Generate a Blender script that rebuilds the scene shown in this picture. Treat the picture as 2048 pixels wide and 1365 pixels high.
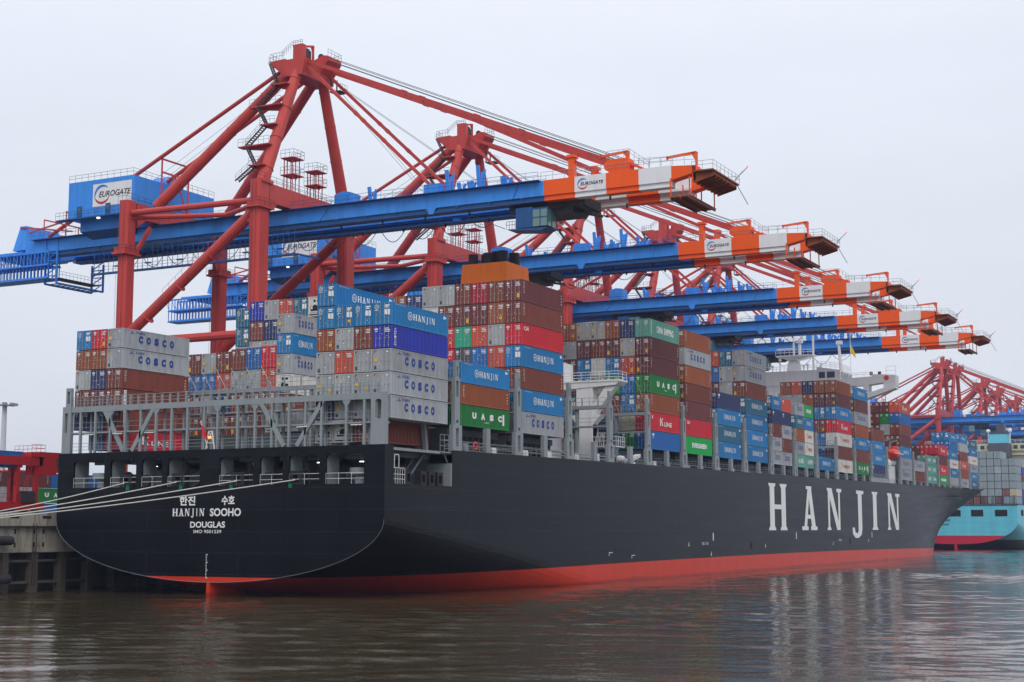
import bpy, math, random
from mathutils import Vector, Matrix
random.seed(7)
for o in list(bpy.data.objects): bpy.data.objects.remove(o)
S = bpy.context.scene
COL = S.collection
R = math.radians

# ------------------------------------------------------------------ camera
PITCH, PSI, FPX = R(7.1377), R(27.4486), 2992.25
CAMP = Vector((-129.552, -107.317, 7.389))
fw = Vector((math.cos(PITCH)*math.cos(PSI), math.cos(PITCH)*math.sin(PSI), math.sin(PITCH)))
rt = Vector((math.sin(PSI), -math.cos(PSI), 0))
up = rt.cross(fw)
cam = bpy.data.cameras.new("camera")
cam.sensor_width = 36; cam.lens = FPX/2048*36; cam.clip_start = 1; cam.clip_end = 30000
co = bpy.data.objects.new("camera", cam); COL.objects.link(co)
co.matrix_world = Matrix(((rt.x, up.x, -fw.x, CAMP.x), (rt.y, up.y, -fw.y, CAMP.y), (rt.z, up.z, -fw.z, CAMP.z), (0, 0, 0, 1)))
S.camera = co

# ------------------------------------------------------------------ sky, overcast
SUN_EL, SUN_AZ = R(46), R(-142)      # azimuth in the x/y plane, measured from +x
W = bpy.data.worlds.new("World"); S.world = W; W.use_nodes = True
nt = W.node_tree; nt.nodes.clear()
def N(t, typ, **kw):
    n = t.nodes.new(typ)
    for k, v in kw.items():
        if k.startswith('i_'):
            k2 = k[2:]; n.inputs[int(k2) if k2.isdigit() else k2].default_value = v
        else: setattr(n, k, v)
    return n
sky = N(nt, 'ShaderNodeTexSky', sky_type='NISHITA', sun_disc=False, sun_elevation=SUN_EL, sun_rotation=R(90)-SUN_AZ)
sm = N(nt, 'ShaderNodeVectorMath', operation='SCALE'); sm.inputs['Scale'].default_value = 0.08
nt.links.new(sky.outputs[0], sm.inputs[0])
tc = N(nt, 'ShaderNodeTexCoord'); sx = N(nt, 'ShaderNodeSeparateXYZ'); nt.links.new(tc.outputs['Generated'], sx.inputs[0])
rp = N(nt, 'ShaderNodeValToRGB'); e = rp.color_ramp.elements
e[0].position = 0.0; e[0].color = (.73, .765, .83, 1)
e[1].position = 1.0; e[1].color = (1.75, 1.83, 1.98, 1)
for p, c in ((.12, (.80, .84, .92, 1)), (.30, (.865, .92, 1.02, 1)), (.45, (1.05, 1.09, 1.18, 1))):
    q = e.new(p); q.color = c
nt.links.new(sx.outputs['Z'], rp.inputs[0])
mp = N(nt, 'ShaderNodeMapping'); mp.inputs['Scale'].default_value = (2, 2, 7); nt.links.new(tc.outputs['Generated'], mp.inputs[0])
nz = N(nt, 'ShaderNodeTexNoise', i_Scale=1.3, i_Detail=5.0, i_Roughness=.55); nt.links.new(mp.outputs[0], nz.inputs['Vector'])
mr = N(nt, 'ShaderNodeMapRange'); mr.inputs[1].default_value = .3; mr.inputs[2].default_value = .7; mr.inputs[3].default_value = .955; mr.inputs[4].default_value = 1.04
nt.links.new(nz.outputs[0], mr.inputs[0])
cl = N(nt, 'ShaderNodeVectorMath', operation='SCALE'); nt.links.new(rp.outputs[0], cl.inputs[0]); nt.links.new(mr.outputs[0], cl.inputs['Scale'])
mx = N(nt, 'ShaderNodeMix', data_type='RGBA'); mx.inputs[0].default_value = .93
nt.links.new(sm.outputs[0], mx.inputs[6]); nt.links.new(cl.outputs[0], mx.inputs[7])
bg = N(nt, 'ShaderNodeBackground'); bg.inputs[1].default_value = 1.0; nt.links.new(mx.outputs[2], bg.inputs[0])
wo = N(nt, 'ShaderNodeOutputWorld'); nt.links.new(bg.outputs[0], wo.inputs[0])
sl = bpy.data.lights.new("sun", 'SUN'); sl.energy = 0.9; sl.angle = R(25); sl.color = (1, .96, .9)
so = bpy.data.objects.new("sun", sl); COL.objects.link(so)
sd = Vector((math.cos(SUN_EL)*math.cos(SUN_AZ), math.cos(SUN_EL)*math.sin(SUN_AZ), math.sin(SUN_EL)))
so.rotation_euler = sd.to_track_quat('Z', 'Y').to_euler()
S.view_settings.view_transform = 'Standard'; S.view_settings.look = 'None'
S.view_settings.exposure = 0.0; S.view_settings.gamma = 1

# ------------------------------------------------------------------ materials
def mat(name, rgb, rough=.5, dirt=.25, dcol=(.10, .065, .045), var=.10, metal=0, streak=True, scale=.5, bump=0, spec=.2):
    m = bpy.data.materials.new(name); m.use_nodes = True
    t = m.node_tree; b = t.nodes['Principled BSDF']
    b.inputs['Roughness'].default_value = rough; b.inputs['Metallic'].default_value = metal
    b.inputs['Specular IOR Level'].default_value = spec
    c = N(t, 'ShaderNodeTexCoord'); p = N(t, 'ShaderNodeMapping')
    p.inputs['Scale'].default_value = (1, 1, .16) if streak else (1, 1, 1)
    oi = N(t, 'ShaderNodeObjectInfo'); of = N(t, 'ShaderNodeVectorMath', operation='SCALE'); of.inputs[0].default_value = (37, 53, 19); t.links.new(oi.outputs['Random'], of.inputs['Scale'])
    ad = N(t, 'ShaderNodeVectorMath', operation='ADD'); t.links.new(c.outputs['Object'], ad.inputs[0]); t.links.new(of.outputs[0], ad.inputs[1])
    t.links.new(ad.outputs[0], p.inputs[0])
    n1 = N(t, 'ShaderNodeTexNoise', i_Scale=scale*3, i_Detail=6.0, i_Roughness=.6); t.links.new(p.outputs[0], n1.inputs['Vector'])
    r1 = N(t, 'ShaderNodeMapRange'); r1.inputs[1].default_value = .46; r1.inputs[2].default_value = .72; r1.inputs[3].default_value = 0; r1.inputs[4].default_value = dirt
    t.links.new(n1.outputs[0], r1.inputs[0])
    n2 = N(t, 'ShaderNodeTexNoise', i_Scale=scale*.35, i_Detail=3.0); t.links.new(ad.outputs[0], n2.inputs['Vector'])
    a = N(t, 'ShaderNodeMath', operation='ADD'); t.links.new(n2.outputs[0], a.inputs[0]); t.links.new(oi.outputs['Random'], a.inputs[1])
    r2 = N(t, 'ShaderNodeMapRange'); r2.inputs[1].default_value = .3; r2.inputs[2].default_value = 1.7; r2.inputs[3].default_value = 1-var; r2.inputs[4].default_value = 1+var
    t.links.new(a.outputs[0], r2.inputs[0])
    v = N(t, 'ShaderNodeVectorMath', operation='SCALE'); v.inputs[0].default_value = rgb; t.links.new(r2.outputs[0], v.inputs['Scale'])
    x = N(t, 'ShaderNodeMix', data_type='RGBA'); x.inputs[7].default_value = (*dcol, 1)
    t.links.new(r1.outputs[0], x.inputs[0]); t.links.new(v.outputs[0], x.inputs[6]); t.links.new(x.outputs[2], b.inputs['Base Color'])
    if bump:
        bn = N(t, 'ShaderNodeBump'); bn.inputs['Strength'].default_value = bump; bn.inputs['Distance'].default_value = .05
        t.links.new(n1.outputs[0], bn.inputs['Height']); t.links.new(bn.outputs[0], b.inputs['Normal'])
    return m
RUST = (.16, .055, .03)
M = {}
def mk(k, *a, **kw): M[k] = mat(k, *a, **kw)
# shipping-container paints
mk('grey_paint', (.37, .385, .41), .55, 0.35, (.17, .13, .10), .16)
mk('light_grey_paint', (.40, .42, .43), .55, 0.40, (.17, .13, .10), .18)
mk('hanjin_blue', (.02, .20, .46), .5, 0.35, (.08, .12, .16), .2)
mk('teal_blue', (.03, .15, .25), .5, 0.40, (.08, .12, .13), .2)
mk('plain_blue', (.025, .15, .44), .5, 0.32, (.07, .1, .15), .15)
mk('royal_blue', (.035, .05, .42), .5, 0.32, (.06, .07, .2), .12)
mk('navy_paint', (.035, .05, .15), .5, 0.32, (.06, .06, .09), .2)
mk('rust_brown', (.215, .06, .042), .55, 0.48, (.12, .05, .04), .18)
mk('maroon_paint', (.165, .05, .052), .55, 0.45, (.10, .045, .04), .2)
mk('orange_brown', (.33, .095, .04), .55, 0.45, (.16, .06, .04), .16)
mk('bright_red', (.62, .03, .045), .5, 0.29, (.25, .04, .04), .1)
mk('orange_red', (.58, .09, .05), .5, 0.40, (.22, .07, .05), .12)
mk('white_paint', (.66, .65, .61), .5, 0.40, (.25, .20, .15), .08)
mk('beige_paint', (.50, .46, .34), .5, 0.40, (.25, .20, .15), .08)
mk('sea_green', (.12, .36, .29), .5, 0.40, (.12, .18, .13), .12)
mk('dark_green', (.02, .21, .05), .5, 0.32, (.04, .1, .04), .15)
mk('bright_green', (.015, .38, .08), .5, 0.24, (.03, .15, .04), .1)
mk('jade_green', (.02, .38, .22), .5, 0.32, (.03, .15, .09), .1)
mk('charcoal_paint', (.10, .10, .12), .5, 0.40, (.06, .05, .05), .15)
mk('crimson_paint', (.40, .03, .05), .5, 0.32, (.16, .04, .04), .12)
# lettering
mk('letter_white', (.80, .80, .78), .5, .12, (.4, .38, .35), .02)
mk('letter_blue', (.015, .05, .25), .5, .08, (.1, .1, .2), .02)
mk('letter_red', (.6, .03, .03), .5, .1, (.3, .1, .08), .02)
mk('letter_black', (.02, .022, .03), .5, .05, (.05, .05, .05), .02)
mk('sticker_yellow', (.75, .42, .03), .5, .15, (.4, .2, .05), .1)
mk('rod_steel', (.42, .42, .41), .45, .35, (.2, .12, .08), .1, metal=.4)
mk('dark_gap', (.018, .016, .015), .8, .1)
# ship
mk('ship_grey', (.255, .285, .30), .5, .3, (.14, .12, .10), .06, scale=.4)
mk('ship_grey_dark', (.085, .10, .105), .6, .3, (.06, .055, .05), .06, scale=.4)
mk('deck_green', (.07, .09, .085), .7, .4, (.09, .06, .045), .1, streak=False)
mk('ship_white', (.72, .72, .72), .45, .2, (.35, .31, .27), .04, scale=.3)
mk('hull_black', (.032, .034, .042), .42, .3, (.05, .05, .055), .1, scale=.25)
mk('funnel_orange', (.80, .17, .012), .5, .2, (.3, .12, .05), .05)
mk('black_iron', (.018, .018, .02), .55, .25, (.06, .04, .035), .1)
mk('rope_white', (.62, .60, .54), .8, .3, (.3, .27, .22), .05)
mk('boat_red', (.72, .06, .03), .4, .15, (.3, .06, .04), .05)
mk('flag_red', (.72, .02, .02), .7, .05, (.4, .02, .02), .02)
mk('flag_yellow', (.8, .5, .03), .7, .05, (.4, .2, .02), .02)
mk('fender_rubber', (.035, .036, .04), .7, .3, (.09, .08, .07), .1)
mk('lamp_green', (.01, .2, .09), .5, .1, (.02, .1, .05), .02)
# cranes
mk('crane_red', (.53, .062, .052), .45, .5, (.25, .05, .045), .07, scale=.25)
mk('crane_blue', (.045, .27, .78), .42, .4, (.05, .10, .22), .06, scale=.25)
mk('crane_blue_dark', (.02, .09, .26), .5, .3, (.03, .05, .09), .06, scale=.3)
mk('crane_orange', (.88, .105, .006), .42, .2, (.4, .12, .04), .05, scale=.25)
mk('crane_white', (.76, .76, .77), .42, .2, (.4, .36, .3), .03, scale=.25)
mk('platform_rust_shade', (.30, .075, .02), .6, .45, (.10, .035, .02), .1)  # platform floors: rusty dirt and underside shade both painted into the darker orange
mk('crane_iron', (.05, .04, .042), .6, .25, (.12, .05, .04), .08)
mk('rail_grey', (.30, .31, .33), .5, .2, (.2, .15, .12), .05)
mk('cable_dark', (.05, .05, .055), .6, .1)
mk('logo_blue', (.035, .17, .55), .5, .05, (.1, .2, .4), .02)
mk('logo_red', (.55, .05, .05), .5, .05, (.3, .1, .1), .02)
# quay, other ship
mk('concrete', (.36, .335, .28), .85, .85, (.13, .085, .04), .12, streak=True, scale=.5, bump=.4)
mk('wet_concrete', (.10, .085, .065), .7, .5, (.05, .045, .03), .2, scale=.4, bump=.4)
mk('asphalt', (.10, .10, .098), .9, .4, (.06, .06, .055), .1, streak=False)
mk('ice_blue', (.13, .50, .62), .45, .2, (.2, .3, .3), .04, scale=.2)
mk('far_cream', (.62, .55, .40), .6, .2, (.35, .28, .18), .05)
mk('far_grey', (.27, .33, .36), .6, .3, (.2, .2, .19), .1)
mk('far_red', (.50, .02, .05), .5, .25, (.2, .03, .04), .05)
mk('carrier_red', (.45, .025, .03), .45, .25, (.25, .05, .04), .06)
mk('mast_grey', (.55, .57, .6), .5, .1)
def glassmat(name, rgb, rough=.08):
    m = bpy.data.materials.new(name); m.use_nodes = True; b = m.node_tree.nodes['Principled BSDF']
    b.inputs['Base Color'].default_value = (*rgb, 1); b.inputs['Roughness'].default_value = rough
    b.inputs['Specular IOR Level'].default_value = .8
    n = N(m.node_tree, 'ShaderNodeTexNoise', i_Scale=2.0); bn = N(m.node_tree, 'ShaderNodeBump'); bn.inputs['Strength'].default_value = .03
    m.node_tree.links.new(n.outputs[0], bn.inputs['Height']); m.node_tree.links.new(bn.outputs[0], b.inputs['Normal'])
    M[name] = m
glassmat('window_glass', (.05, .08, .09)); glassmat('cab_glass', (.12, .22, .20))
def lampmat(name, rgb, s):
    m = bpy.data.materials.new(name); m.use_nodes = True; b = m.node_tree.nodes['Principled BSDF']
    b.inputs['Base Color'].default_value = (*rgb, 1); b.inputs['Emission Color'].default_value = (*rgb, 1); b.inputs['Emission Strength'].default_value = s
    M[name] = m
lampmat('lamp_tube', (.95, 1, 1), 6); lampmat('lamp_white', (1, .95, .75), 1.2); lampmat('lamp_amber', (1, .5, .1), 1.2); lampmat('lamp_red', (1, .1, .1), 2.0)

def hull_material(name, top, boot, zb, xc, xr, amp, seam=3.2):
    """paint with a boot-top line at a height that follows the sheer, plate seams and weathering"""
    m = bpy.data.materials.new(name); m.use_nodes = True; t = m.node_tree; b = t.nodes['Principled BSDF']
    L = t.links.new
    g = N(t, 'ShaderNodeNewGeometry'); s = N(t, 'ShaderNodeSeparateXYZ'); L(g.outputs['Position'], s.inputs[0])
    def ma(op, a, bb=None, c=None):
        n = N(t, 'ShaderNodeMath', operation=op)
        for i, v in enumerate((a, bb, c)):
            if v is None: continue
            if isinstance(v, (int, float)): n.inputs[i].default_value = v
            else: L(v, n.inputs[i])
        return n.outputs[0]
    u = ma('DIVIDE', ma('SUBTRACT', s.outputs['X'], xc), xr)
    line = ma('ADD', ma('MULTIPLY', ma('SUBTRACT', 1.0, ma('MULTIPLY', u, u)), amp), zb)
    nn = N(t, 'ShaderNodeTexNoise', i_Scale=.8, i_Detail=3.0); L(g.outputs['Position'], nn.inputs['Vector'])
    d = ma('ADD', ma('SUBTRACT', s.outputs['Z'], line), ma('MULTIPLY', ma('SUBTRACT', nn.outputs[0], .5), .06))
    isb = ma('LESS_THAN', d, 0.0)
    cx = N(t, 'ShaderNodeCombineXYZ'); L(ma('ADD', s.outputs['X'], s.outputs['Y']), cx.inputs[0]); L(s.outputs['Z'], cx.inputs[1])
    br = N(t, 'ShaderNodeTexBrick', i_Scale=1.0); br.inputs['Brick Width'].default_value = 13.0; br.inputs['Row Height'].default_value = 2.35
    br.inputs['Mortar Size'].default_value = .045; br.inputs['Mortar Smooth'].default_value = .6
    k = .15 if seam > 2 else .02; br.inputs['Color1'].default_value = (1-k, 1-k, 1-k, 1); br.inputs['Color2'].default_value = (1+k, 1+k, 1+k, 1); br.inputs['Mortar'].default_value = (seam, seam, seam, 1)
    L(cx.outputs[0], br.inputs['Vector'])
    mpp = N(t, 'ShaderNodeMapping'); mpp.inputs['Scale'].default_value = (.35, .35, .03); L(g.outputs['Position'], mpp.inputs[0])
    n1 = N(t, 'ShaderNodeTexNoise', i_Scale=1.0, i_Detail=6.0, i_Roughness=.65); L(mpp.outputs[0], n1.inputs['Vector'])
    mp2 = N(t, 'ShaderNodeMapping'); mp2.inputs['Scale'].default_value = (.05, .05, .8); L(g.outputs['Position'], mp2.inputs[0])
    n2 = N(t, 'ShaderNodeTexNoise', i_Scale=1.0, i_Detail=5.0, i_Roughness=.6); L(mp2.outputs[0], n2.inputs['Vector'])
    f = ma('MULTIPLY', ma('ADD', ma('MULTIPLY', n1.outputs[0], 1.6 if seam > 2 else .5), .2 if seam > 2 else .75), ma('ADD', ma('MULTIPLY', n2.outputs[0], 1.3 if seam > 2 else .3), .35 if seam > 2 else .85))
    tv = N(t, 'ShaderNodeVectorMath', operation='SCALE'); tv.inputs[0].default_value = top; L(f, tv.inputs['Scale'])
    tm = N(t, 'ShaderNodeVectorMath', operation='MULTIPLY'); L(tv.outputs[0], tm.inputs[0]); L(br.outputs[0], tm.inputs[1])
    # rust runs and fender scuffs
    mp3 = N(t, 'ShaderNodeMapping'); mp3.inputs['Scale'].default_value = (1.1, 1.1, .045); L(g.outputs['Position'], mp3.inputs[0])
    n3 = N(t, 'ShaderNodeTexNoise', i_Scale=1.0, i_Detail=4.0, i_Roughness=.6); L(mp3.outputs[0], n3.inputs['Vector'])
    ru = N(t, 'ShaderNodeMapRange'); ru.inputs[1].default_value = .66; ru.inputs[2].default_value = .80; ru.inputs[4].default_value = .45; L(n3.outputs[0], ru.inputs[0])
    x3 = N(t, 'ShaderNodeMix', data_type='RGBA'); x3.inputs[7].default_value = (.055, .026, .016, 1); L(ru.outputs[0], x3.inputs[0]); L(tm.outputs[0], x3.inputs[6])
    mp4 = N(t, 'ShaderNodeMapping'); mp4.inputs['Scale'].default_value = (.035, .035, 2.6); L(g.outputs['Position'], mp4.inputs[0])
    n4 = N(t, 'ShaderNodeTexNoise', i_Scale=1.0, i_Detail=7.0, i_Roughness=.7); L(mp4.outputs[0], n4.inputs['Vector'])
    sc = N(t, 'ShaderNodeMapRange'); sc.inputs[1].default_value = .62; sc.inputs[2].default_value = .74; sc.inputs[4].default_value = .6; L(n4.outputs[0], sc.inputs[0])
    x4 = N(t, 'ShaderNodeMix', data_type='RGBA'); x4.inputs[7].default_value = (top[0]*2+.03, top[1]*2+.03, top[2]*2+.036, 1); L(sc.outputs[0], x4.inputs[0]); L(x3.outputs[2], x4.inputs[6])
    # boot-top red, with dark fouling just above the water
    foul = N(t, 'ShaderNodeMapRange'); foul.inputs[1].default_value = .05; foul.inputs[2].default_value = .55; foul.inputs[3].default_value = .55; foul.inputs[4].default_value = 1.0
    L(ma('ADD', s.outputs['Z'], ma('MULTIPLY', ma('SUBTRACT', n2.outputs[0], .5), 1.2)), foul.inputs[0])
    bv = N(t, 'ShaderNodeVectorMath', operation='SCALE'); bv.inputs[0].default_value = boot; L(ma('MULTIPLY', foul.outputs[0], ma('ADD', ma('MULTIPLY', n1.outputs[0], .5), .75)), bv.inputs['Scale'])
    mx = N(t, 'ShaderNodeMix', data_type='RGBA'); L(isb, mx.inputs[0]); L(x4.outputs[2], mx.inputs[6]); L(bv.outputs[0], mx.inputs[7])
    L(mx.outputs[2], b.inputs['Base Color'])
    rr = N(t, 'ShaderNodeMapRange'); rr.inputs[3].default_value = .28; rr.inputs[4].default_value = .46; b.inputs['Specular IOR Level'].default_value = .12; L(n2.outputs[0], rr.inputs[0]); L(rr.outputs[0], b.inputs['Roughness'])
    bn = N(t, 'ShaderNodeBump'); bn.inputs['Strength'].default_value = .12; bn.inputs['Distance'].default_value = .08
    L(ma('ADD', n2.outputs[0], ma('MULTIPLY', br.outputs['Fac'], .3)), bn.inputs['Height']); L(bn.outputs[0], b.inputs['Normal'])
    M[name] = m
hull_material('hull_paint', (.0055, .006, .0085), (.56, .042, .018), 2.0, 150, 150, .8)
hull_material('far_hull_paint', (.13, .50, .62), (.035, .03, .04), 3.3, 420, 400, 0, 1.04)

# ------------------------------------------------------------------ mesh builder
class MB:
    def __init__(s): s.v = []; s.f = []; s.m = []
    def add(s, vs, fs, mi=0):
        b = len(s.v); s.v += [tuple(x) for x in vs]; s.f += [tuple(i+b for i in f) for f in fs]; s.m += [mi]*len(fs); return s
    def box(s, x0, x1, y0, y1, z0, z1, mi=0):
        return s.add([(x0,y0,z0),(x1,y0,z0),(x1,y1,z0),(x0,y1,z0),(x0,y0,z1),(x1,y0,z1),(x1,y1,z1),(x0,y1,z1)],
                     [(0,3,2,1),(4,5,6,7),(0,1,5,4),(1,2,6,5),(2,3,7,6),(3,0,4,7)], mi)
    def hexa(s, p, mi=0):   # eight corners, bottom four then top four
        return s.add(p, [(0,3,2,1),(4,5,6,7),(0,1,5,4),(1,2,6,5),(2,3,7,6),(3,0,4,7)], mi)
    def beam(s, p, q, w, h, mi=0, upv=(0,0,1)):
        p, q = Vector(p), Vector(q); d = (q-p).normalized(); u = Vector(upv)
        if abs(d.dot(u)) > .98: u = Vector((0, 1, 0))
        a = d.cross(u).normalized(); u = a.cross(d)
        a *= w/2; u *= h/2
        return s.hexa([p-a-u, p+a-u, q+a-u, q-a-u, p-a+u, p+a+u, q+a+u, q-a+u], mi)
    def tube(s, p, q, r, n=8, r2=None, mi=0, cap=True):
        p, q = Vector(p), Vector(q); d = (q-p).normalized(); u = Vector((0,0,1)) if abs(d.z) < .95 else Vector((1,0,0))
        a = d.cross(u).normalized(); b = a.cross(d); r2 = r if r2 is None else r2
        ring = [(math.cos(2*math.pi*i/n), math.sin(2*math.pi*i/n)) for i in range(n)]
        vs = [p+a*c*r+b*t*r for c, t in ring]+[q+a*c*r2+b*t*r2 for c, t in ring]
        fs = [(i, (i+1) % n, n+(i+1) % n, n+i) for i in range(n)]
        if cap: fs += [tuple(range(n))[::-1], tuple(range(n, 2*n))]
        return s.add(vs, fs, mi)
    def path(s, pts, r, n=5, mi=0):
        for a, b in zip(pts, pts[1:]): s.tube(a, b, r, n, mi=mi, cap=False)
        return s
    def prism(s, poly, axis, a, b, mi=0):   # polygon in the plane across axis, extruded from a to b
        def P(u, v, w): return {'x': (w, u, v), 'y': (u, w, v), 'z': (u, v, w)}[axis]
        n = len(poly)
        return s.add([P(u, v, a) for u, v in poly]+[P(u, v, b) for u, v in poly],
                     [tuple(range(n))[::-1], tuple(range(n, 2*n))]+[(i, (i+1) % n, n+(i+1) % n, n+i) for i in range(n)], mi)
    def lathe(s, c, prof, axis='z', n=14, mi=0):
        vs, fs = [], []
        for (r, h) in prof:
            for i in range(n):
                a = 2*math.pi*i/n; x, y = r*math.cos(a), r*math.sin(a)
                vs.append({'z': (c[0]+x, c[1]+y, c[2]+h), 'y': (c[0]+x, c[1]+h, c[2]+y), 'x': (c[0]+h, c[1]+x, c[2]+y)}[axis])
        for j in range(len(prof)-1):
            for i in range(n): fs.append((j*n+i, j*n+(i+1) % n, (j+1)*n+(i+1) % n, (j+1)*n+i))
        fs += [tuple(range(n))[::-1], tuple((len(prof)-1)*n+i for i in range(n))]
        return s.add(vs, fs, mi)
    def rail(s, pts, h=1.1, step=1.6, r=.028, bars=(1, .55), mi=0):
        for a, b in zip(pts, pts[1:]):
            a, b = Vector(a), Vector(b); L = (b-a).length; k = max(1, round(L/step))
            for i in range(k+1):
                p = a+(b-a)*i/k; s.tube(p, p+Vector((0,0,h)), r, 4, mi=mi, cap=False)
            for t in bars: s.tube(a+Vector((0,0,h*t)), b+Vector((0,0,h*t)), r, 4, mi=mi, cap=False)
        return s
    def frame_plate(s, axis, c, t, u0, u1, z0, z1, hu, hz0, hz1, mi=0):
        """upright plate with one chamfered slot; axis is its thin direction"""
        uc = (u0+u1)/2; ch = hu*.45
        hole = [(uc-hu, hz0+ch), (uc-hu+ch, hz0), (uc+hu-ch, hz0), (uc+hu, hz0+ch), (uc+hu, hz1-ch), (uc+hu-ch, hz1), (uc-hu+ch, hz1), (uc-hu, hz1-ch)]
        out = [(u0, hz0), (u0, z0), (u1, z0), (u1, hz0), (u1, hz1), (u1, z1), (u0, z1), (u0, hz1)]
        def P(u, v, w): return (w, u, v) if axis == 'x' else (u, w, v)
        a, b = c-t/2, c+t/2
        vs = [P(u, v, w) for w in (a, b) for u, v in out+hole]
        fs = []
        for o in (0, 16):
            for i in range(8):
                j = (i+1) % 8; q = (o+i, o+j, o+8+j, o+8+i); fs.append(q if o else q[::-1])
        for i in range(8):
            j = (i+1) % 8; fs.append((i, j, 16+j, 16+i)); fs.append((8+j, 8+i, 24+i, 24+j))
        return s.add(vs, fs, mi)
    def off(s, o):
        o = Vector(o); s.v = [(x-o.x, y-o.y, z-o.z) for x, y, z in s.v]; return s
    def build(s, name, ms, parent=None, loc=None, smooth=False):
        if loc is not None: s.off(loc)
        me = bpy.data.meshes.new(name); me.from_pydata(s.v, [], s.f)
        ms = ms if isinstance(ms, (list, tuple)) else [ms]
        for k in ms: me.materials.append(M[k] if isinstance(k, str) else k)
        if len(ms) > 1: me.polygons.foreach_set('material_index', s.m)
        if smooth: me.polygons.foreach_set('use_smooth', [True]*len(s.f))
        me.update()
        o = bpy.data.objects.new(name, me); COL.objects.link(o)
        if parent: o.parent = parent
        elif loc is not None: o.location = loc
        return o
def tag(o, label, cat, group=None):
    o['label'] = label; o['category'] = cat
    if group: o['group'] = group
    n = len(label.split()); assert 4 <= n <= 16, (n, label)
    return o
def thing(name, loc, label, cat, group=None):
    o = bpy.data.objects.new(name, None); o.empty_display_size = 1; COL.objects.link(o); o.location = loc
    return tag(o, label, cat, group)
def struct(o, kind='structure'): o['kind'] = kind; return o

# ------------------------------------------------------------------ lettering
_txt = {}
def text2d(body, bold=.0, shear=0.0):
    k = (body, bold, shear)
    if k not in _txt:
        c = bpy.data.curves.new('t', 'FONT'); c.body = body; c.size = 1; c.offset = bold; c.shear = shear; c.resolution_u = 3
        c.fill_mode = 'FRONT'
        o = bpy.data.objects.new('t', c); COL.objects.link(o)
        dg = bpy.context.evaluated_depsgraph_get(); dg.update()
        me = bpy.data.meshes.new_from_object(o.evaluated_get(dg))
        v = [(p.co.x, p.co.y) for p in me.vertices]; f = [tuple(p.vertices) for p in me.polygons]
        bpy.data.objects.remove(o); bpy.data.curves.remove(c); bpy.data.meshes.remove(me)
        if not v: v = [(0, 0), (1, 0), (1, 1)]; f = []
        x0, x1 = min(p[0] for p in v), max(p[0] for p in v); y0, y1 = min(p[1] for p in v), max(p[1] for p in v)
        _txt[k] = ([((x-x0)/(x1-x0), (y-y0)/(y1-y0)) for x, y in v], f)
    return _txt[k]
def slab(ch):
    """tall slab-serif capitals as overlapping polygons in a unit box"""
    st = .24; se = .085
    def rect(a, b, c, d): return [(a, c), (b, c), (b, d), (a, d)]
    def stem(x, w=st, lo=0, hi=1):
        return [rect(x, x+w, lo, hi)]+([[(x-.07, 0), (x+w+.07, 0), (x+w+.05, se*.6), (x+w, se), (x, se), (x-.05, se*.6)]] if lo == 0 else [])+([[(x-.05, 1-se*.6), (x, 1-se), (x+w, 1-se), (x+w+.05, 1-se*.6), (x+w+.07, 1), (x-.07, 1)]] if hi == 1 else [])
    if ch == 'H': return stem(.08)+stem(.68)+[rect(.32, .68, .45, .55)]
    if ch == 'I': return stem(.38)
    if ch == 'A': return [[(.14, 0), (.32, 0), (.52, .86), (.42, 1)], [(.66, 0), (.92, 0), (.62, 1), (.42, 1)], rect(.29, .75, .26, .35),
                          rect(.02, .42, 0, se), rect(.58, 1.0, 0, se), rect(.30, .66, 1-se*.8, 1)]
    if ch == 'N': return stem(.12, .11)+[rect(.76, .87, .0, 1), rect(.66, .97, 1-se, 1), [(.10, 1), (.36, 1), (.87, 0), (.66, 0)]]
    if ch == 'J': return [rect(.50, .74, 0.02, 1), rect(.40, .86, 1-se, 1), [(.50, .05), (.74, .05), (.68, -.12), (.50, -.2), (.30, -.2), (.14, -.10), (.12, .06), (.26, .06), (.30, -.06), (.42, -.09), (.50, -.02)]]
    if ch == 'K': return stem(.08)+[[(.30, .42), (.45, .55), (.95, 1), (.72, 1), (.30, .58)], [(.40, .52), (.56, .62), (1.0, 0), (.72, 0)]]
    return []
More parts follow.
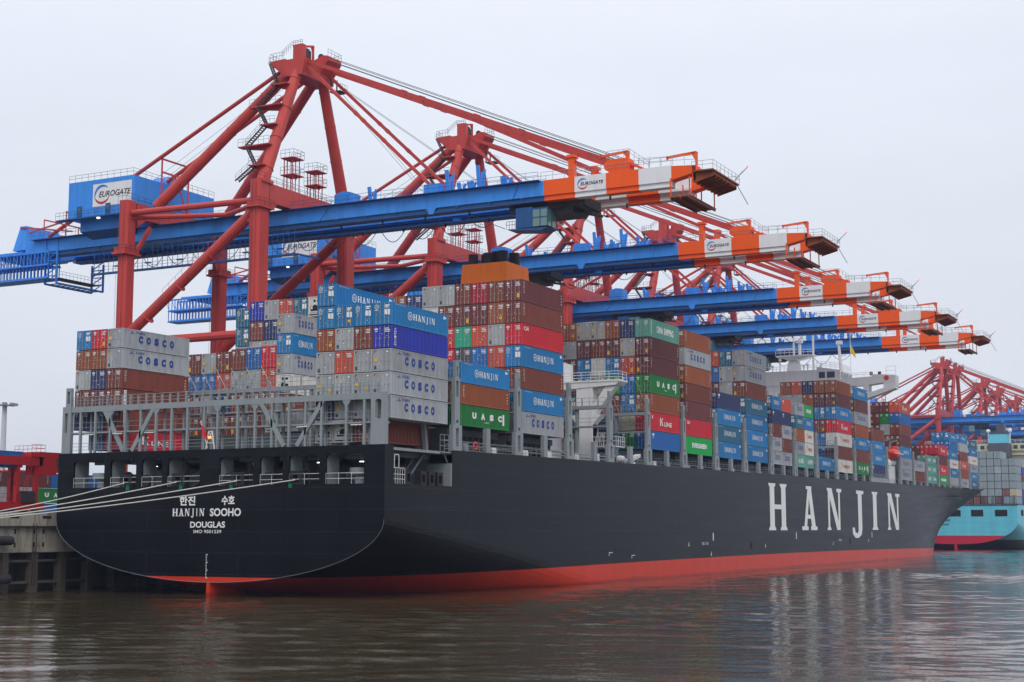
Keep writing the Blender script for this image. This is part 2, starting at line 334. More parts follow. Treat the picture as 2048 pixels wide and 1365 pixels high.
class Sign:
    """flat marks on a plane: origin o, unit axes u (right) and w (up), outward normal n"""
    def __init__(s, o, u, w):
        s.o, s.u, s.w = Vector(o), Vector(u), Vector(w); s.n = s.u.cross(s.w); s.b = MB(); s.k = 0
    def P(s, x, y, e=0): return s.o+s.u*x+s.w*y+s.n*e
    def poly(s, pts, mi=0, e=None):
        s.k += 1; e = (s.k % 6)*.004 if e is None else e
        s.b.add([s.P(x, y, e) for x, y in pts], [tuple(range(len(pts)))], mi); return s
    def rect(s, x0, x1, y0, y1, mi=0, e=None): return s.poly([(x0, y0), (x1, y0), (x1, y1), (x0, y1)], mi, e)
    def text(s, body, x0, x1, y0, y1, mi=0, bold=.0, shear=0., e=.012):
        v, f = text2d(body, bold, shear)
        s.b.add([s.P(x0+a*(x1-x0), y0+b*(y1-y0), e) for a, b in v], f, mi); return s
    def slabs(s, word, spans, y0, y1, mi=0):
        for ch, (a, b) in zip(word, spans):
            for p in slab(ch): s.poly([(a+u*(b-a), y0+v*(y1-y0)) for u, v in p], mi)
        return s
    def ring(s, cx, cy, r0, r1, a0=0, a1=360, mi=0, n=20, taper=False, e=.008):
        vs, fs = [], []
        for i in range(n+1):
            t = i/n; a = R(a0+(a1-a0)*t); w = (math.sin(math.pi*t)**.7*.9+.1) if taper else 1
            ra, rb = (r1-(r1-r0)*w, r1) if taper else (r0, r1)
            vs += [s.P(cx+ra*math.cos(a), cy+ra*math.sin(a), e), s.P(cx+rb*math.cos(a), cy+rb*math.sin(a), e)]
            if i < n: fs.append((2*i, 2*i+1, 2*i+3, 2*i+2))
        s.b.add(vs, fs, mi); return s
    def emblem(s, cx, cy, r, mi=0):     # ring with a letter H, as on the blue containers
        s.ring(cx, cy, r*.8, r, mi=mi)
        s.text('H', cx-r*.38, cx+r*.38, cy-r*.45, cy+r*.45, mi, bold=.02)
        return s
    def gate_logo(s, x0, x1, y0, y1, mb, mr_, mk_):   # crescents and slanted word
        h = y1-y0; r = h*.5; cx, cy = x0+r*1.02, (y0+y1)/2
        s.ring(cx, cy, r*.72, r, 40, 200, mb, taper=True); s.ring(cx, cy, r*.72, r, 195, 345, mr_, taper=True)
        s.text('EUROGATE', x0+r*.62, x1, cy-h*.14, cy+h*.16, mk_, bold=.018, shear=.25, e=.02)
        return s
def hanjin_word(sg, x0, x1, y0, y1, mi=0):
    ws = [('H', 1.15), ('A', 1.05), ('N', 1.1), ('J', .8), ('I', .62), ('N', 1.1)]
    tot = sum(w for _, w in ws)+.14*5; k = (x1-x0)/tot; x = x0; sp = []
    for _, w in ws: sp.append((x, x+w*k)); x += (w+.14)*k
    sg.slabs('HANJIN', sp, y0, y1, mi)

# ================================================================== WATER, QUAY
TX = 4.0                                  # transom of the big ship
def water_mat():
    m = bpy.data.materials.new('river_water'); m.use_nodes = True; t = m.node_tree; b = t.nodes['Principled BSDF']; L = t.links.new
    b.inputs['Roughness'].default_value = .05; b.inputs['IOR'].default_value = 1.33
    g = N(t, 'ShaderNodeNewGeometry')
    def nz(sc, rot, s, det, ro=.55):
        p = N(t, 'ShaderNodeMapping'); p.inputs['Scale'].default_value = sc; p.inputs['Rotation'].default_value = (0, 0, rot); L(g.outputs['Position'], p.inputs[0])
        n = N(t, 'ShaderNodeTexNoise', i_Scale=s, i_Detail=det, i_Roughness=ro); L(p.outputs[0], n.inputs['Vector']); return n.outputs[0]
    a = nz((.45, 1, 1), R(62), .9, 4.0); c = nz((.4, 1, 1), R(48), .16, 3.0); d = nz((1, 1, 1), 0, .02, 3.0)
    e = nz((.6, 1, 1), R(75), 3.2, 2.0)
    def ma(op, x, y):
        n = N(t, 'ShaderNodeMath', operation=op)
        for i, v in enumerate((x, y)):
            if isinstance(v, (int, float)): n.inputs[i].default_value = v
            else: L(v, n.inputs[i])
        return n.outputs[0]
    # gusts: patches of calmer and rougher water
    mr = N(t, 'ShaderNodeMapRange'); mr.inputs[1].default_value = .35; mr.inputs[2].default_value = .65; mr.inputs[3].default_value = .55; mr.inputs[4].default_value = 1.25; L(d, mr.inputs[0])
    h = ma('ADD', ma('MULTIPLY', a, .30), ma('MULTIPLY', c, .62)); h = ma('ADD', h, ma('MULTIPLY', e, .22)); h = ma('MULTIPLY', h, mr.outputs[0])
    bn = N(t, 'ShaderNodeBump'); bn.inputs['Strength'].default_value = 1.0; bn.inputs['Distance'].default_value = .09
    L(h, bn.inputs['Height']); L(bn.outputs[0], b.inputs['Normal'])
    r = N(t, 'ShaderNodeValToRGB'); r.color_ramp.elements[0].color = (.036, .027, .011, 1); r.color_ramp.elements[1].color = (.055, .042, .020, 1)
    r.color_ramp.elements[0].position = .35; r.color_ramp.elements[1].position = .65; L(d, r.inputs[0]); L(r.outputs[0], b.inputs['Base Color'])
    M['river_water'] = m
water_mat()
# the river: one sheet to the horizon, its lines close together where the waves can be made out
import numpy as np
def water_sheet():
    gx = np.concatenate([[-9000, -3000, -900, -300, -150], np.arange(-96, 130, .42), np.arange(130, 460, .95), [480, 560, 800, 1500, 3000, 9000]])
    gy = np.concatenate([[-9000, -3000, -900, -300, -150], np.arange(-108, 34, .42), [40, 60, 200, 900, 3000, 9000]])
    X, Y = np.meshgrid(gx, gy, indexing='ij'); Z = np.zeros_like(X); rg = np.random.RandomState(5)
    gust = .75+.35*np.sin(X*.031+Y*.05+1)*np.sin(Y*.043-X*.017)+.2*np.sin(X*.11-Y*.13)
    far = np.clip((170-X)/60, 0, 1)
    for i in range(34):
        lam = .95*1.085**i; th = R(27)+rg.normal(0, .42); k = 2*math.pi/lam
        A = .036/k*(1 if lam < 3.2 else .62 if lam < 6 else .4)
        warp = .35*np.sin(X*.21+i)+.35*np.sin(Y*.17+2*i)
        Z += A*np.sin(k*(X*math.cos(th)+Y*math.sin(th)+warp*lam*.3)+rg.rand()*6.28)*(far if lam < 2.6 else 1)*(.6+.4*np.sin(.09*X*math.sin(i)+.09*Y*math.cos(i)+i))
    edge = np.clip((X+96)/12, 0, 1)*np.clip((455-X)/60, 0, 1)*np.clip((Y+108)/8, 0, 1)*np.clip((33-Y)/4, 0, 1)
    Z *= gust*edge
    nx, ny = len(gx), len(gy)
    me = bpy.data.meshes.new('water'); I = np.arange(nx*ny).reshape(nx, ny)
    F = np.stack([I[:-1, :-1], I[1:, :-1], I[1:, 1:], I[:-1, 1:]], -1).reshape(-1, 4)
    me.vertices.add(nx*ny); me.vertices.foreach_set('co', np.stack([X, Y, Z], -1).astype(np.float32).ravel())
    me.loops.add(F.size); me.loops.foreach_set('vertex_index', F.astype(np.int32).ravel())
    me.polygons.add(len(F)); me.polygons.foreach_set('loop_start', np.arange(0, F.size, 4, dtype=np.int32)); me.polygons.foreach_set('use_smooth', np.ones(len(F), dtype=bool))
    me.materials.append(M['river_water']); me.update(calc_edges=True); me.validate()
    o = bpy.data.objects.new('water', me); COL.objects.link(o); struct(o)
water_sheet()

QY, QZ = 24.6, 9.2
q = MB()
q.add([(-700, QY+1.2, QZ), (3500, QY+1.2, QZ), (3500, 4000, QZ), (-700, 4000, QZ)], [(0,1,2,3)])
struct(q.build('ground', 'asphalt'))
quay = thing('quay_wall', (0, QY, 0), 'stained concrete quay wall on dark piles behind the ship stern', 'quay wall')
quay.location = (0, 0, 0)
b = MB(); b.box(-700, 3500, QY, QY+1.2, 7.62, QZ+.02); b.build('coping', 'concrete', quay)
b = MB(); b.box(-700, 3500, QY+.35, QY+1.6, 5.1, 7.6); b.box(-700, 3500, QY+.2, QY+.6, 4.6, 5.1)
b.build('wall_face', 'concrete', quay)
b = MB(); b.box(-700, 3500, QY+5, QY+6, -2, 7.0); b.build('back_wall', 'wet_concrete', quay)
for i in range(-4, 22):
    x = -1.6+i*4.6
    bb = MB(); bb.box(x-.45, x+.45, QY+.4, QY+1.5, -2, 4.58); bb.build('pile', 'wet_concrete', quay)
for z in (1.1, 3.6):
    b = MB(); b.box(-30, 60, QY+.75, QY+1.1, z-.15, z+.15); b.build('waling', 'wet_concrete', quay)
# recesses and ladder in the quay wall
b = MB()
for x in (-4.0, -.4, 2.6, 4.1): b.box(x-.14, x+.14, QY+.33, QY+.4, 5.2, 5.75); b.box(x-.14, x+.14, QY+.33, QY+.4, 6.75, 7.3)
for x in (-6, -.9, 4.2): b.box(x-.7, x+.7, QY-.03, QY+.1, 8.55, 8.85)
b.build('recess', 'dark_gap', quay)
b = MB(); b.tube((2.05, QY-.05, .6), (2.05, QY-.05, 7.9), .05, 5); b.tube((2.6, QY-.05, .6), (2.6, QY-.05, 7.9), .05, 5)
for k in range(24): b.tube((2.05, QY-.05, .8+k*.3), (2.6, QY-.05, .8+k*.3), .03, 4)
b.path([(2.05, QY-.05, 7.9), (2.1, QY+.2, 8.3), (2.55, QY+.2, 8.3), (2.6, QY-.05, 7.9)], .05)
b.build('ladder', 'crane_iron', quay)
b = MB(); b.box(-30, 60, QY-.12, QY-.02, 7.55, 7.68); b.build('edge_rubbing_strip', 'crane_iron', quay)
for z, x, lab in ((6.0, -3.4, 'dark rubber cylinder fender hung high on the quay wall'), (1.6, -3.6, 'dark rubber cylinder fender hung low near the water')):
    f = MB(); prof = [(.25, -1.6), (.52, -1.6), (.55, -1.5), (.55, 1.5), (.52, 1.6), (.25, 1.6)]
    f.lathe((x, QY-.55, z), prof, 'x', 14)
    o = f.build('quay_fender', 'fender_rubber', None, (x, QY-.55, z)); tag(o, lab, 'fender', 'fenders on the quay wall')
    c = MB(); c.path([(x-1.2, QY-.55, z+.5), (x-1.2, QY, z+1.4)], .04); c.path([(x+1.2, QY-.55, z+.5), (x+1.2, QY, z+1.4)], .04)
    c.off((x, QY-.55, z)).build('chain', 'crane_iron', o)

# ================================================================== THE SHIP
SO = (186, 0, 0)
ship = thing('container_ship', SO, 'huge dark hulled container ship moored at the quay with a red waterline', 'container ship')
HB = 22.89
def ztop(x):
    z = 16.2+.0087*(x-18.2)
    if x > 318: z += ((x-318)/54)**2*1.0
    return z
def hb_deck(x):
    if x < 346: return HB
    t = min(1, (x-346)/29.0); return HB*max(0, 1-t**2)**.5
def hb_wl(x):
    if x < 252: return HB
    t = min(1, (x-252)/104.0); return HB*max(0, 1-t**1.75)
def half_breadth(x, z):
    zt = ztop(x)
    if x < 80:
        zs = 8.35-.128*(x-TX) if x < 34 else 4.5-.17*(x-34)
        zk = 1.45-.22*(x-TX)
        if z >= zs: return HB
        if z <= zk: return 0.0
        return HB*math.sqrt(max(0, 1-((zs-z)/(zs-zk))**2))
    s = max(0, min(1, z/zt)); return hb_wl(x)+(hb_deck(x)-hb_wl(x))*s**1.35
def stern_pts(x, ztp, n=22):
    """outline from the top edge down to the keel line on one side"""
    zs = 8.35-.128*(x-TX) if x < 34 else 4.5-.17*(x-34); zk = 1.45-.22*(x-TX)
    p = [(HB, ztp), (HB, ztp*.5+zs*.5)] if ztp > zs else [(HB, ztp)]*2
    for i in range(n+1):
        a = math.pi/2*i/n; p.append((HB*math.cos(a), zs-(zs-zk)*math.sin(a)))
    return p
MD = 12.1                                  # mooring deck sill
hm = MB()
def loft(secs):
    n = len(secs[0][1])
    for sgn in (1, -1):
        vs = [(x, sgn*y, z) for x, p in secs for y, z in p]; fs = []
        for i in range(len(secs)-1):
            for j in range(n-1):
                f = (i*n+j, i*n+j+1, (i+1)*n+j+1, (i+1)*n+j); fs.append(f if sgn < 0 else f[::-1])
        hm.add(vs, fs)
loft([(x, stern_pts(x, MD)) for x in (TX, 8, 12, 15, 18.3)])
loft([(x, stern_pts(x, ztop(x))) for x in (18.3, 22, 27, 33, 40, 48, 56, 64, 72, 80)])
xs = list(range(80, 250, 10))+list(range(250, 376, 3))
zl = [-2, -.7, 0, .7, 1.4, 2.1, 2.8, 4, 5.5, 7, 8.5, 10, 12, 14, 15.5]
loft([(x, [(half_breadth(x, z), z) for z in [ztop(x)]+zl[::-1]]) for x in xs])
tp = stern_pts(TX, MD); hm.add([(TX, y, z) for y, z in tp]+[(TX, -y, z) for y, z in tp[::-1][1:]], [tuple(range(2*len(tp)-1))])
# pillars and head beam round the mooring deck
hm.box(TX, TX+.35, -HB, HB, 15.28, 16.2)
ed = [HB, 20.5, 15.7, 14.8, 10.9, 10.1, 7.05, 6.25, 1.6, -1.1, -5.8, -6.7, -9.8, -10.6, -14.6, -15.4, -20.3, -HB]
for a, bq in zip(ed[0::2], ed[1::2]): hm.box(TX, TX+.35, bq, a, MD, 15.28)
for a, bq in zip(ed[1::2], ed[2::2]):      # rounded corners of each opening
    for y0, d in ((bq, 1), (a, -1)):
        for z0, e in ((15.28, -1),):
            hm.prism([(y0, z0), (y0+d*.45, z0), (y0+d*.13, z0+e*.13), (y0, z0+e*.45)], 'x', TX+.002, TX+.34)
for sg in (-1, 1): hm.box(TX+.35, 5.75, sg*HB-(.35 if sg > 0 else 0), sg*HB+(.35 if sg < 0 else 0), MD, 16.2)
hull = hm.off(SO).build('hull', 'hull_paint', ship)
b = MB(); n = 40; pts = stern_pts(TX, 8.36, 24)[2:]
ring = [(TX-.03, y, z) for y, z in pts]+[(TX-.03, -y, z) for y, z in pts[::-1][1:]]
b.path(ring, .02, 4).off(SO).build('transom_edge', 'ship_grey', hull)
# rudder / skeg
b = MB(); b.hexa([(TX-.1, -.35, -3), (22, -.5, -3), (22, .5, -3), (TX-.1, .35, -3), (TX-.1, -.2, 1.4), (22, -.5, 1.4), (22, .5, 1.4), (TX-.1, .2, 1.4)])
b.off(SO).build('rudder', 'hull_paint', ship)
# marks on the hull
sg = Sign((TX-.03, 0, 0), (0, -1, 0), (0, 0, 1))     # u = -y
sg.text('한진', -4.35, -2.1, 9.95, 11.0, bold=.03); sg.text('수호', 1.6, 3.4, 9.95, 11.0, bold=.03)
hanjin_word(sg, -5.35, -.75, 8.75, 9.6)
sg.text('SOOHO', .0, 4.3, 8.72, 9.62, bold=.03)
sg.text('DOUGLAS', -2.75, 2.15, 7.45, 8.15, bold=.03); sg.text('IMO 9501239', -2.25, 1.65, 6.85, 7.22, bold=.012)
for k in range(16): sg.rect(-.42, -.28+(.14 if k % 5 == 0 else 0), 1.9+k*.17, 1.98+k*.17)
sg.b.off(SO).build('lettering', 'letter_white', hull)
sg = Sign((0, -HB-.03, 0), (1, 0, 0), (0, 0, 1))
for ch, (x0, x1) in zip('HANJIN', [(133.6, 145.0), (154.2, 164.8), (171.5, 183.6), (190.0, 203.5), (204.6, 218.6), (222.6, 236.2)]):
    sg = Sign((0, -HB-.03, 0), (1, 0, 0), (0, 0, 1)); sg.slabs(ch, [(x0, x1)], 7.05, 15.6); sg.b.off(SO).build('letter', 'letter_white', hull)
sg = Sign((0, -HB-.03, 0), (1, 0, 0), (0, 0, 1))
for x, z in ((104.0, 5.4), (150.2, 5.4), (208, 5.4)): sg.rect(x, x+.45, z, z+1.25)
for x, z in ((93, 4.5), (103.2, 2.9), (131.5, 3.9), (176, 3.9), (205, 4.4)): sg.poly([(x-.3, z+.35), (x, z), (x+.3, z+.35)]); sg.rect(x-.1, x+.1, z+.3, z+.75)
sg.text('BD 150', 99.0, 101.8, 4.75, 5.2); sg.text('M24', 180.5, 182.6, 4.75, 5.2)
for x, z in ((62, 3.6), (70, 3.1)): sg.rect(x, x+1.3, z+.4, z+.5); sg.rect(x, x+.15, z, z+.5)
sg.b.off(SO).build('draught_mark', 'letter_white', hull)
for x, z in ((123.5, 4.4), (189.5, 4.7)):
    b = MB(); b.lathe((x, -HB-.02, z), [(.62, 0), (.62, .1)], 'y', 14); b.off(SO).build('discharge_hole', 'dark_gap', hull)

# mooring deck at the stern
b = MB(); b.box(TX+.35, 18.3, -HB+.02, HB-.02, MD-.25, MD); b.box(18.3, 316, -HB+.35, HB-.35, 15.7, 16.0)
fx = [316, 322, 328, 334, 340, 346, 350, 354, 358, 362, 366]; fd = [(x, half_breadth(x, 15.9)-.25) for x in fx]; b.add([(x, -y, 15.9) for x, y in fd]+[(x, y, 15.9) for x, y in fd[::-1]], [tuple(range(2*len(fd)))])
b.off(SO).build('deck', 'deck_green', ship)
b = MB(); b.box(TX+.35, 18.3, -HB+.4, HB-.02, 15.7, 16.0)
for y in range(-20, 22, 4): b.box(TX+.35, 18.3, y-.12, y+.12, 15.2, 15.7)
b.off(SO).build('deckhead', 'ship_grey', ship)
b = MB()                                     # bulkhead with dark doorways
for y0, y1 in ((-HB+.03, -19.8), (-16.8, -12.9), (-9.5, -5.2), (-2.6, 1.2), (4.8, 8.2), (10.4, HB-.02)): b.box(18.0, 18.28, y0, y1, MD, 15.7)
b.box(18.0, 18.28, -HB+.03, HB-.02, 14.7, 15.7); b.box(18.6, 18.8, -HB+.5, HB-.5, MD, 15.7)
for y in (-14.8, -10.2, -6.2, 1.3, 6.6, 10.5): b.box(TX+.35, TX+2.2, y-.09, y+.09, MD, 15.7)
for y in (-17.5, -8, 0, 9.4): b.tube((11, y, MD), (11, y, 15.7), .3, 8)
b.off(SO).build('bulkhead', 'ship_grey', ship)
for a, bq in zip(ed[1::2], ed[2::2]):
    b = MB(); b.box(TX+.36, TX+2.6, a-.02, a+.1, MD, 15.68); b.off(SO).build('frame_plate', 'ship_grey', ship)
    b = MB(); b.box(TX+3.2, TX+3.6, bq+.3, a-.3, 14.9, 15.3); b.off(SO).build('deck_beam', 'ship_grey', ship)
for y in (-17.6, -12.0, -3.2, 4.2, 12.0):
    b = MB(); b.box(8.2, 8.27, y-.6, y+.6, 14.6, 14.67); b.off(SO).build('tube_lamp', 'lamp_tube', ship)
for x, y in ((9.5, -16.2), (9.5, -7.6), (9.8, 2.4), (9.5, 5.6), (9.5, 18.0)):      # winches
    b = MB(); b.lathe((x, y-1.2, MD+1.1), [(.3, 0), (.95, 0), (.95, .14), (.55, .16), (.55, 1.5), (.95, 1.52), (.95, 1.66), (.3, 1.7), (.3, 2.3), (.5, 2.35), (.5, 2.7)], 'y', 16)
    b.box(x-.7, x+.7, y-1.5, y-1.2, MD, MD+1.4); b.box(x-.7, x+.7, y+.5, y+.75, MD, MD+1.3)
    b.off(SO).build('mooring_winch', 'ship_grey', ship)
for x, y in ((6.2, -18.6), (6.0, 17.6)):
    b = MB(); b.lathe((x, y, MD), [(.75, 0), (.75, 1.0), (1.3, 1.05), (1.3, 1.75), (.2, 1.8)], 'z', 18); b.off(SO).build('capstan', 'ship_grey', ship)
FAIR = ((12.5, 'b'), (9.6, 'r'), (4.8, 'b'), (2.4, 'r'), (-2.2, 'r'), (-3.6, 'b'), (-7.6, 'r'), (-11.5, 'b'))
for y, k in FAIR:
    b = MB()
    if k == 'b':
        b.box(TX+.1, TX+1.0, y-.9, y-.42, MD, MD+1.5); b.box(TX+.1, TX+1.0, y+.42, y+.9, MD, MD+1.5); b.box(TX+.1, TX+1.0, y-.42, y+.42, MD+1.15, MD+1.5); b.box(TX+.1, TX+1.0, y-.42, y+.42, MD, MD+.3)
        b.tube((TX+.3, y-.42, MD+.45), (TX+.3, y+.42, MD+.45), .14, 8)
    else: b.lathe((TX+.15, y, MD+.72), [(.36, 0), (.68, 0), (.74, .25), (.68, .5), (.36, .5), (.3, .25)], 'x', 16)
    b.off(SO).build('fairlead', 'black_iron', ship)
for x in (9.0, 12.2, 14.0, 15.8):
    b = MB(); y = -HB+.1
    b.box(x-.62, x-.3, y, y+.8, MD, MD+1.5); b.box(x+.3, x+.62, y, y+.8, MD, MD+1.5); b.box(x-.3, x+.3, y, y+.8, MD+1.15, MD+1.5); b.box(x-.3, x+.3, y, y+.8, MD, MD+.3)
    b.off(SO).build('fairlead', 'black_iron', ship)
for a, bq in zip(ed[1::2], ed[2::2]):
    b = MB(); b.rail([(TX+.12, a, MD), (TX+.12, bq, MD)], 1.15, 1.9, .026, (1, .5)); b.off(SO).build('deck_railing', 'ship_white', ship)
b = MB(); b.rail([(5.8, -HB+.1, MD), (8.2, -HB+.1, MD)], 1.7, .45, .03, (1, .6, .3)); b.path([(6.1, -HB+.12, MD+1.7), (6.1, -HB+.12, MD+3.1), (7.0, -HB+.12, MD+3.1), (7.0, -HB+.12, MD+1.7)], .05)
b.off(SO).build('deck_railing', 'ship_white', ship)
for y in (11.9, 4.1, -3.0, -11.0):
    b = MB(); b.box(TX-.06, TX+.05, y-.05, y+.12, MD-.35, MD+.25); b.box(TX-.06, TX+.05, y+.2, y+.38, MD-.35, MD+.25); b.box(TX-.06, TX+.05, y-.05, y+.38, MD+.1, MD+.3)
    b.off(SO).build('rope_guard', 'lamp_green', ship)
b = MB()                                      # side stair at the starboard quarter
b.beam((11.5, -20.6, MD), (16.2, -20.6, 16.0), .1, .3); b.beam((11.5, -19.6, MD), (16.2, -19.6, 16.0), .1, .3)
for k in range(14): t = (k+.5)/14; b.box(11.4+4.7*t, 11.8+4.7*t, -20.6, -19.6, MD+3.9*t, MD+3.9*t+.05)
b.rail([(16.2, -22.5, 16.0), (18.1, -22.5, 16.0)], 1.9, .9, .035, (1, .66, .33)); b.beam((16.2, -22.4, 15.9), (18.2, -22.4, 15.9), .8, .12); b.beam((17.2, -22.4, 15.8), (18.2, -22.4, 14.5), .1, .1)
b.beam((16.4, -20.5, 16.0), (15.6, -20.5, 20.6), .4, .5)
b.off(SO).build('side_stair', 'ship_grey', ship)

# stern lashing bridge: the grey lattice above the transom
def lattice(x, zb, name='lashing_bridge'):
    f = MB()
    for y in (21.8, 19.9, 17.6, 15.3, 13.0, 10.7, 8.4, 6.1, 3.8, 1.4, -.5, -3.3, -5.7, -8.0, -10.3, -12.5, -14.6, -17.8, -20.1):
        f.box(x-.15, x+.15, y-.13, y+.13, zb, 21.1)
    f.box(x-.16, x+.16, -22.3, 22.3, 21.05, 21.72)
    for a, c, d in ((16.3, 13.2, 1), (8.7, 11.9, -1), (-6.4, -9.7, 1), (-14.9, -11.4, 1)):
        f.beam((x-.02, a, 21.3), (x-.02, c, zb+.1), .26, .5, upv=(0, 0, 1))
    for y in (15.3, 8.4, -.5, -5.7, -17.8): # gussets
        f.prism([(y-.6, 21.1), (y+.6, 21.1), (y+.2, 20.5), (y-.2, 20.5)], 'x', x-.12, x+.12)
    f.frame_plate('x', x, .5, -22.9, -21.0, zb, 21.75, .38, 18.9, 21.0); f.frame_plate('x', x, .5, 21.3, 22.6, zb, 21.75, .3, 18.6, 21.0)
    f.frame_plate('x', x, .4, 21.4, 22.2, 21.75, 24.0, .2, 22.1, 23.6)
    f.box(x, x+1.5, -22.3, 22.3, 21.4, 21.6); f.box(x, x+1.5, -22.3, 22.3, 18.5, 18.68)
    o = f.off(SO).build(name, 'ship_grey', ship)
    r = MB(); r.rail([(x-.1, -22.2, 21.7), (x-.1, 22.2, 21.7)], 1.15, 1.15, .03, (1, .66, .33)); r.rail([(x-.1, -22.2, 18.68), (x-.1, 22.2, 18.68)], 1.1, 2.3, .025, (1, .5))
    r.rail([(x-.1, -22.2, zb), (x-.1, 22.2, zb)], 1.15, 2.3, .028, (1, .66, .33))
    for k in range(38):
        y = -21.6+k*1.18; r.box(x+.2, x+.34, y-.1, y+.1, 21.7, 22.7+.35*random.random())
    r.off(SO).build('deck_railing', 'ship_grey', o)
    l = MB()
    for y in (18.3, 14.0, 9.2, -12.2, -19.2): l.beam((x-.25, y-.7, 18.35), (x-.25, y+.7, 18.35), .12, .1)
    l.off(SO).build('tube_lamp', 'ship_white', o)
    return o
lattice(TX+.35, 16.2)
b = MB()                                      # second row behind, with ladders
for k in range(15): b.box(5.25, 5.5, -20+k*2.8-.12, -20+k*2.8+.12, 16.2, 21.4)
for y in (17.6, 6.5, -4.4, -15): b.path([(5.2, y-.25, 16.2), (5.2, y-.25, 21.6)], .04); b.path([(5.2, y+.25, 16.2), (5.2, y+.25, 21.6)], .04); [b.tube((5.2, y-.25, 16.4+.35*i), (5.2, y+.25, 16.4+.35*i), .025, 4) for i in range(15)]
b.off(SO).build('lashing_frame', 'ship_grey', ship)
# ensign staff
b = MB(); b.beam((3.9, -.45, 16.2), (3.9, -.1, 18.2), .1, .1); b.beam((3.9, .75, 16.2), (3.9, .4, 18.2), .1, .1); b.beam((3.9, -.35, 16.9), (3.9, .65, 16.9), .07, .07); b.beam((3.9, -.1, 18.2), (3.9, .4, 18.2), .08, .08); b.beam((3.9, -.35, 16.9), (3.9, .4, 18.2), .06, .06); b.beam((3.9, .65, 16.9), (3.9, -.1, 18.2), .06, .06)
b.beam((3.9, -.35, 17.6), (3.9, .65, 17.6), .06, .06); b.tube((3.88, .5, 16.3), (3.6, 1.35, 19.4), .05, 6)
b.off(SO).build('ensign_staff', 'ship_white', ship)
b = MB(); b.lathe((3.75, .15, 17.5), [(.02, -.12), (.14, -.1), (.14, .1), (.02, .12)], 'x', 10); b.off(SO).build('stern_lamp', 'lamp_amber', ship)
f = MB(); P = []
for i in range(7):
    t = i/6
    for j in range(6):
        s = j/5; P.append((3.62-.1*math.sin(6*s+2*t), 1.2-.28*t-s*(.15+.85*t)*.95, 18.95-1.35*t-s*.55*(.3+t)))
f.add(P, [(i*6+j, i*6+j+1, (i+1)*6+j+1, (i+1)*6+j) for i in range(6) for j in range(5)])
fl = f.build('ensign_flag', 'flag_red', None, (3.7, .8, 17.6), smooth=True); tag(fl, 'red ensign hanging limp from the short white staff at the stern rail', 'flag')

# bays
XB = [5.8, 21.0, 36.5, 78.9, 93.6, 108.5, 123.4, 138.3, 153.2, 168.1, 182.9, 197.7, 212.5, 240.5, 255.3, 270.1, 285.0, 299.9, 314.8, 329.7]
ZBASE = 19.2
# lashing bridges between bays: posts with slots at the ship's side, cross frames between
def lash(xc, ped=True):
    f = MB(); zt = ztop(xc)
    for s in (-1, 1):
        c = s*(HB-.35)
        if zt < 18.2: f.frame_plate('y', c, .5, xc-1.05, xc+1.05, zt-.1, 19.15, .33, zt+.4, 18.8)
        else: f.box(xc-1.05, xc+1.05, c-.25, c+.25, min(zt-.2, 18.9), 19.15)
        f.frame_plate('y', c, .46, xc-.62, xc+.62, 19.15, 22.0, .26, 19.3, 19.75)
        f.frame_plate('y', c, .46, xc-.62, xc+.62, 22.0, 24.6, .28, 22.35, 24.25)
        f.frame_plate('y', c, .4, xc-.38, xc+.38, 24.6, 26.6, .17, 24.75, 25.9)
    f.box(xc-.6, xc+.6, -HB+.6, HB-.6, 21.55, 21.75); f.box(xc-.6, xc+.6, -HB+.6, HB-.6, 24.15, 24.6)
    for k in range(8): y = -17.5+k*5; f.box(xc-.3, xc+.3, y-.18, y+.18, 16, 24.15)
    for k in range(18): y = -21+k*2.47; f.box(xc-.62, xc-.5, y-.08, y+.08, 24.6, 25.7)
    o = f.off(SO).build('lashing_bridge', 'ship_grey', ship)
    r = MB(); r.rail([(xc-.6, -HB+.7, 24.6), (xc-.6, HB-.7, 24.6)], 1.1, 2.4, .03, (1, .5)); r.rail([(xc-.6, -HB+.7, 21.75), (xc-.6, HB-.7, 21.75)], 1.1, 2.4, .03, (1, .5))
    r.off(SO).build('deck_railing', 'ship_grey', o)
    return o
gaps = [XB[k]-1.35 for k in range(1, 20) if k not in (3, 13)]+[50.0, 63.5, 77.5, 225.9, 239.1, 343.0]
for x in gaps: lash(x)
for k, x in enumerate(XB+[52.0, 64.6]):
    if k == 0: continue
    xx = x+6.1
    if x < 305:
        for sy in (-1, 1): b = MB(); b.box(xx-.5, xx+.5, sy*(HB-.35)-.25, sy*(HB-.35)+.25, ztop(xx)-.1, 19.15); b.off(SO).build('support_pillar', 'ship_grey', ship)
    if 49 < x < 77: continue
    w_ = 20.2
    w_ = min(w_, half_breadth(x+12.6, 16)-1.2)
    b = MB(); b.box(x-.4, x+12.6, -w_, w_, 16.0, 18.2); b.box(x-.1, x+12.3, -w_-.5, w_+.5, 18.2, 19.0)
    for j in range(9): b.box(x+.4+j*1.4, x+.6+j*1.4, -w_-.45, -w_, 16.0, 18.2)
    b.off(SO).build('hatch_coaming', 'ship_grey_dark', ship)
random.seed(3)
for k, x in enumerate(XB[1:17]+[51.0, 58.0, 64.5, 70]):
    for j in range(2):
        xx = x+2.0+j*6.4+random.uniform(-.6, .6)
        b = MB(); l = random.uniform(.7, 1.5); b.box(xx, xx+l, -21.9, -21.3, 16.0, 16.0+random.uniform(1.0, 1.7)); b.box(xx+.1, xx+l-.1, -22.0, -21.9, 16.3, 16.9); b.off(SO).build('deck_locker', 'ship_white' if (j+k) % 3 else 'ship_grey', ship)
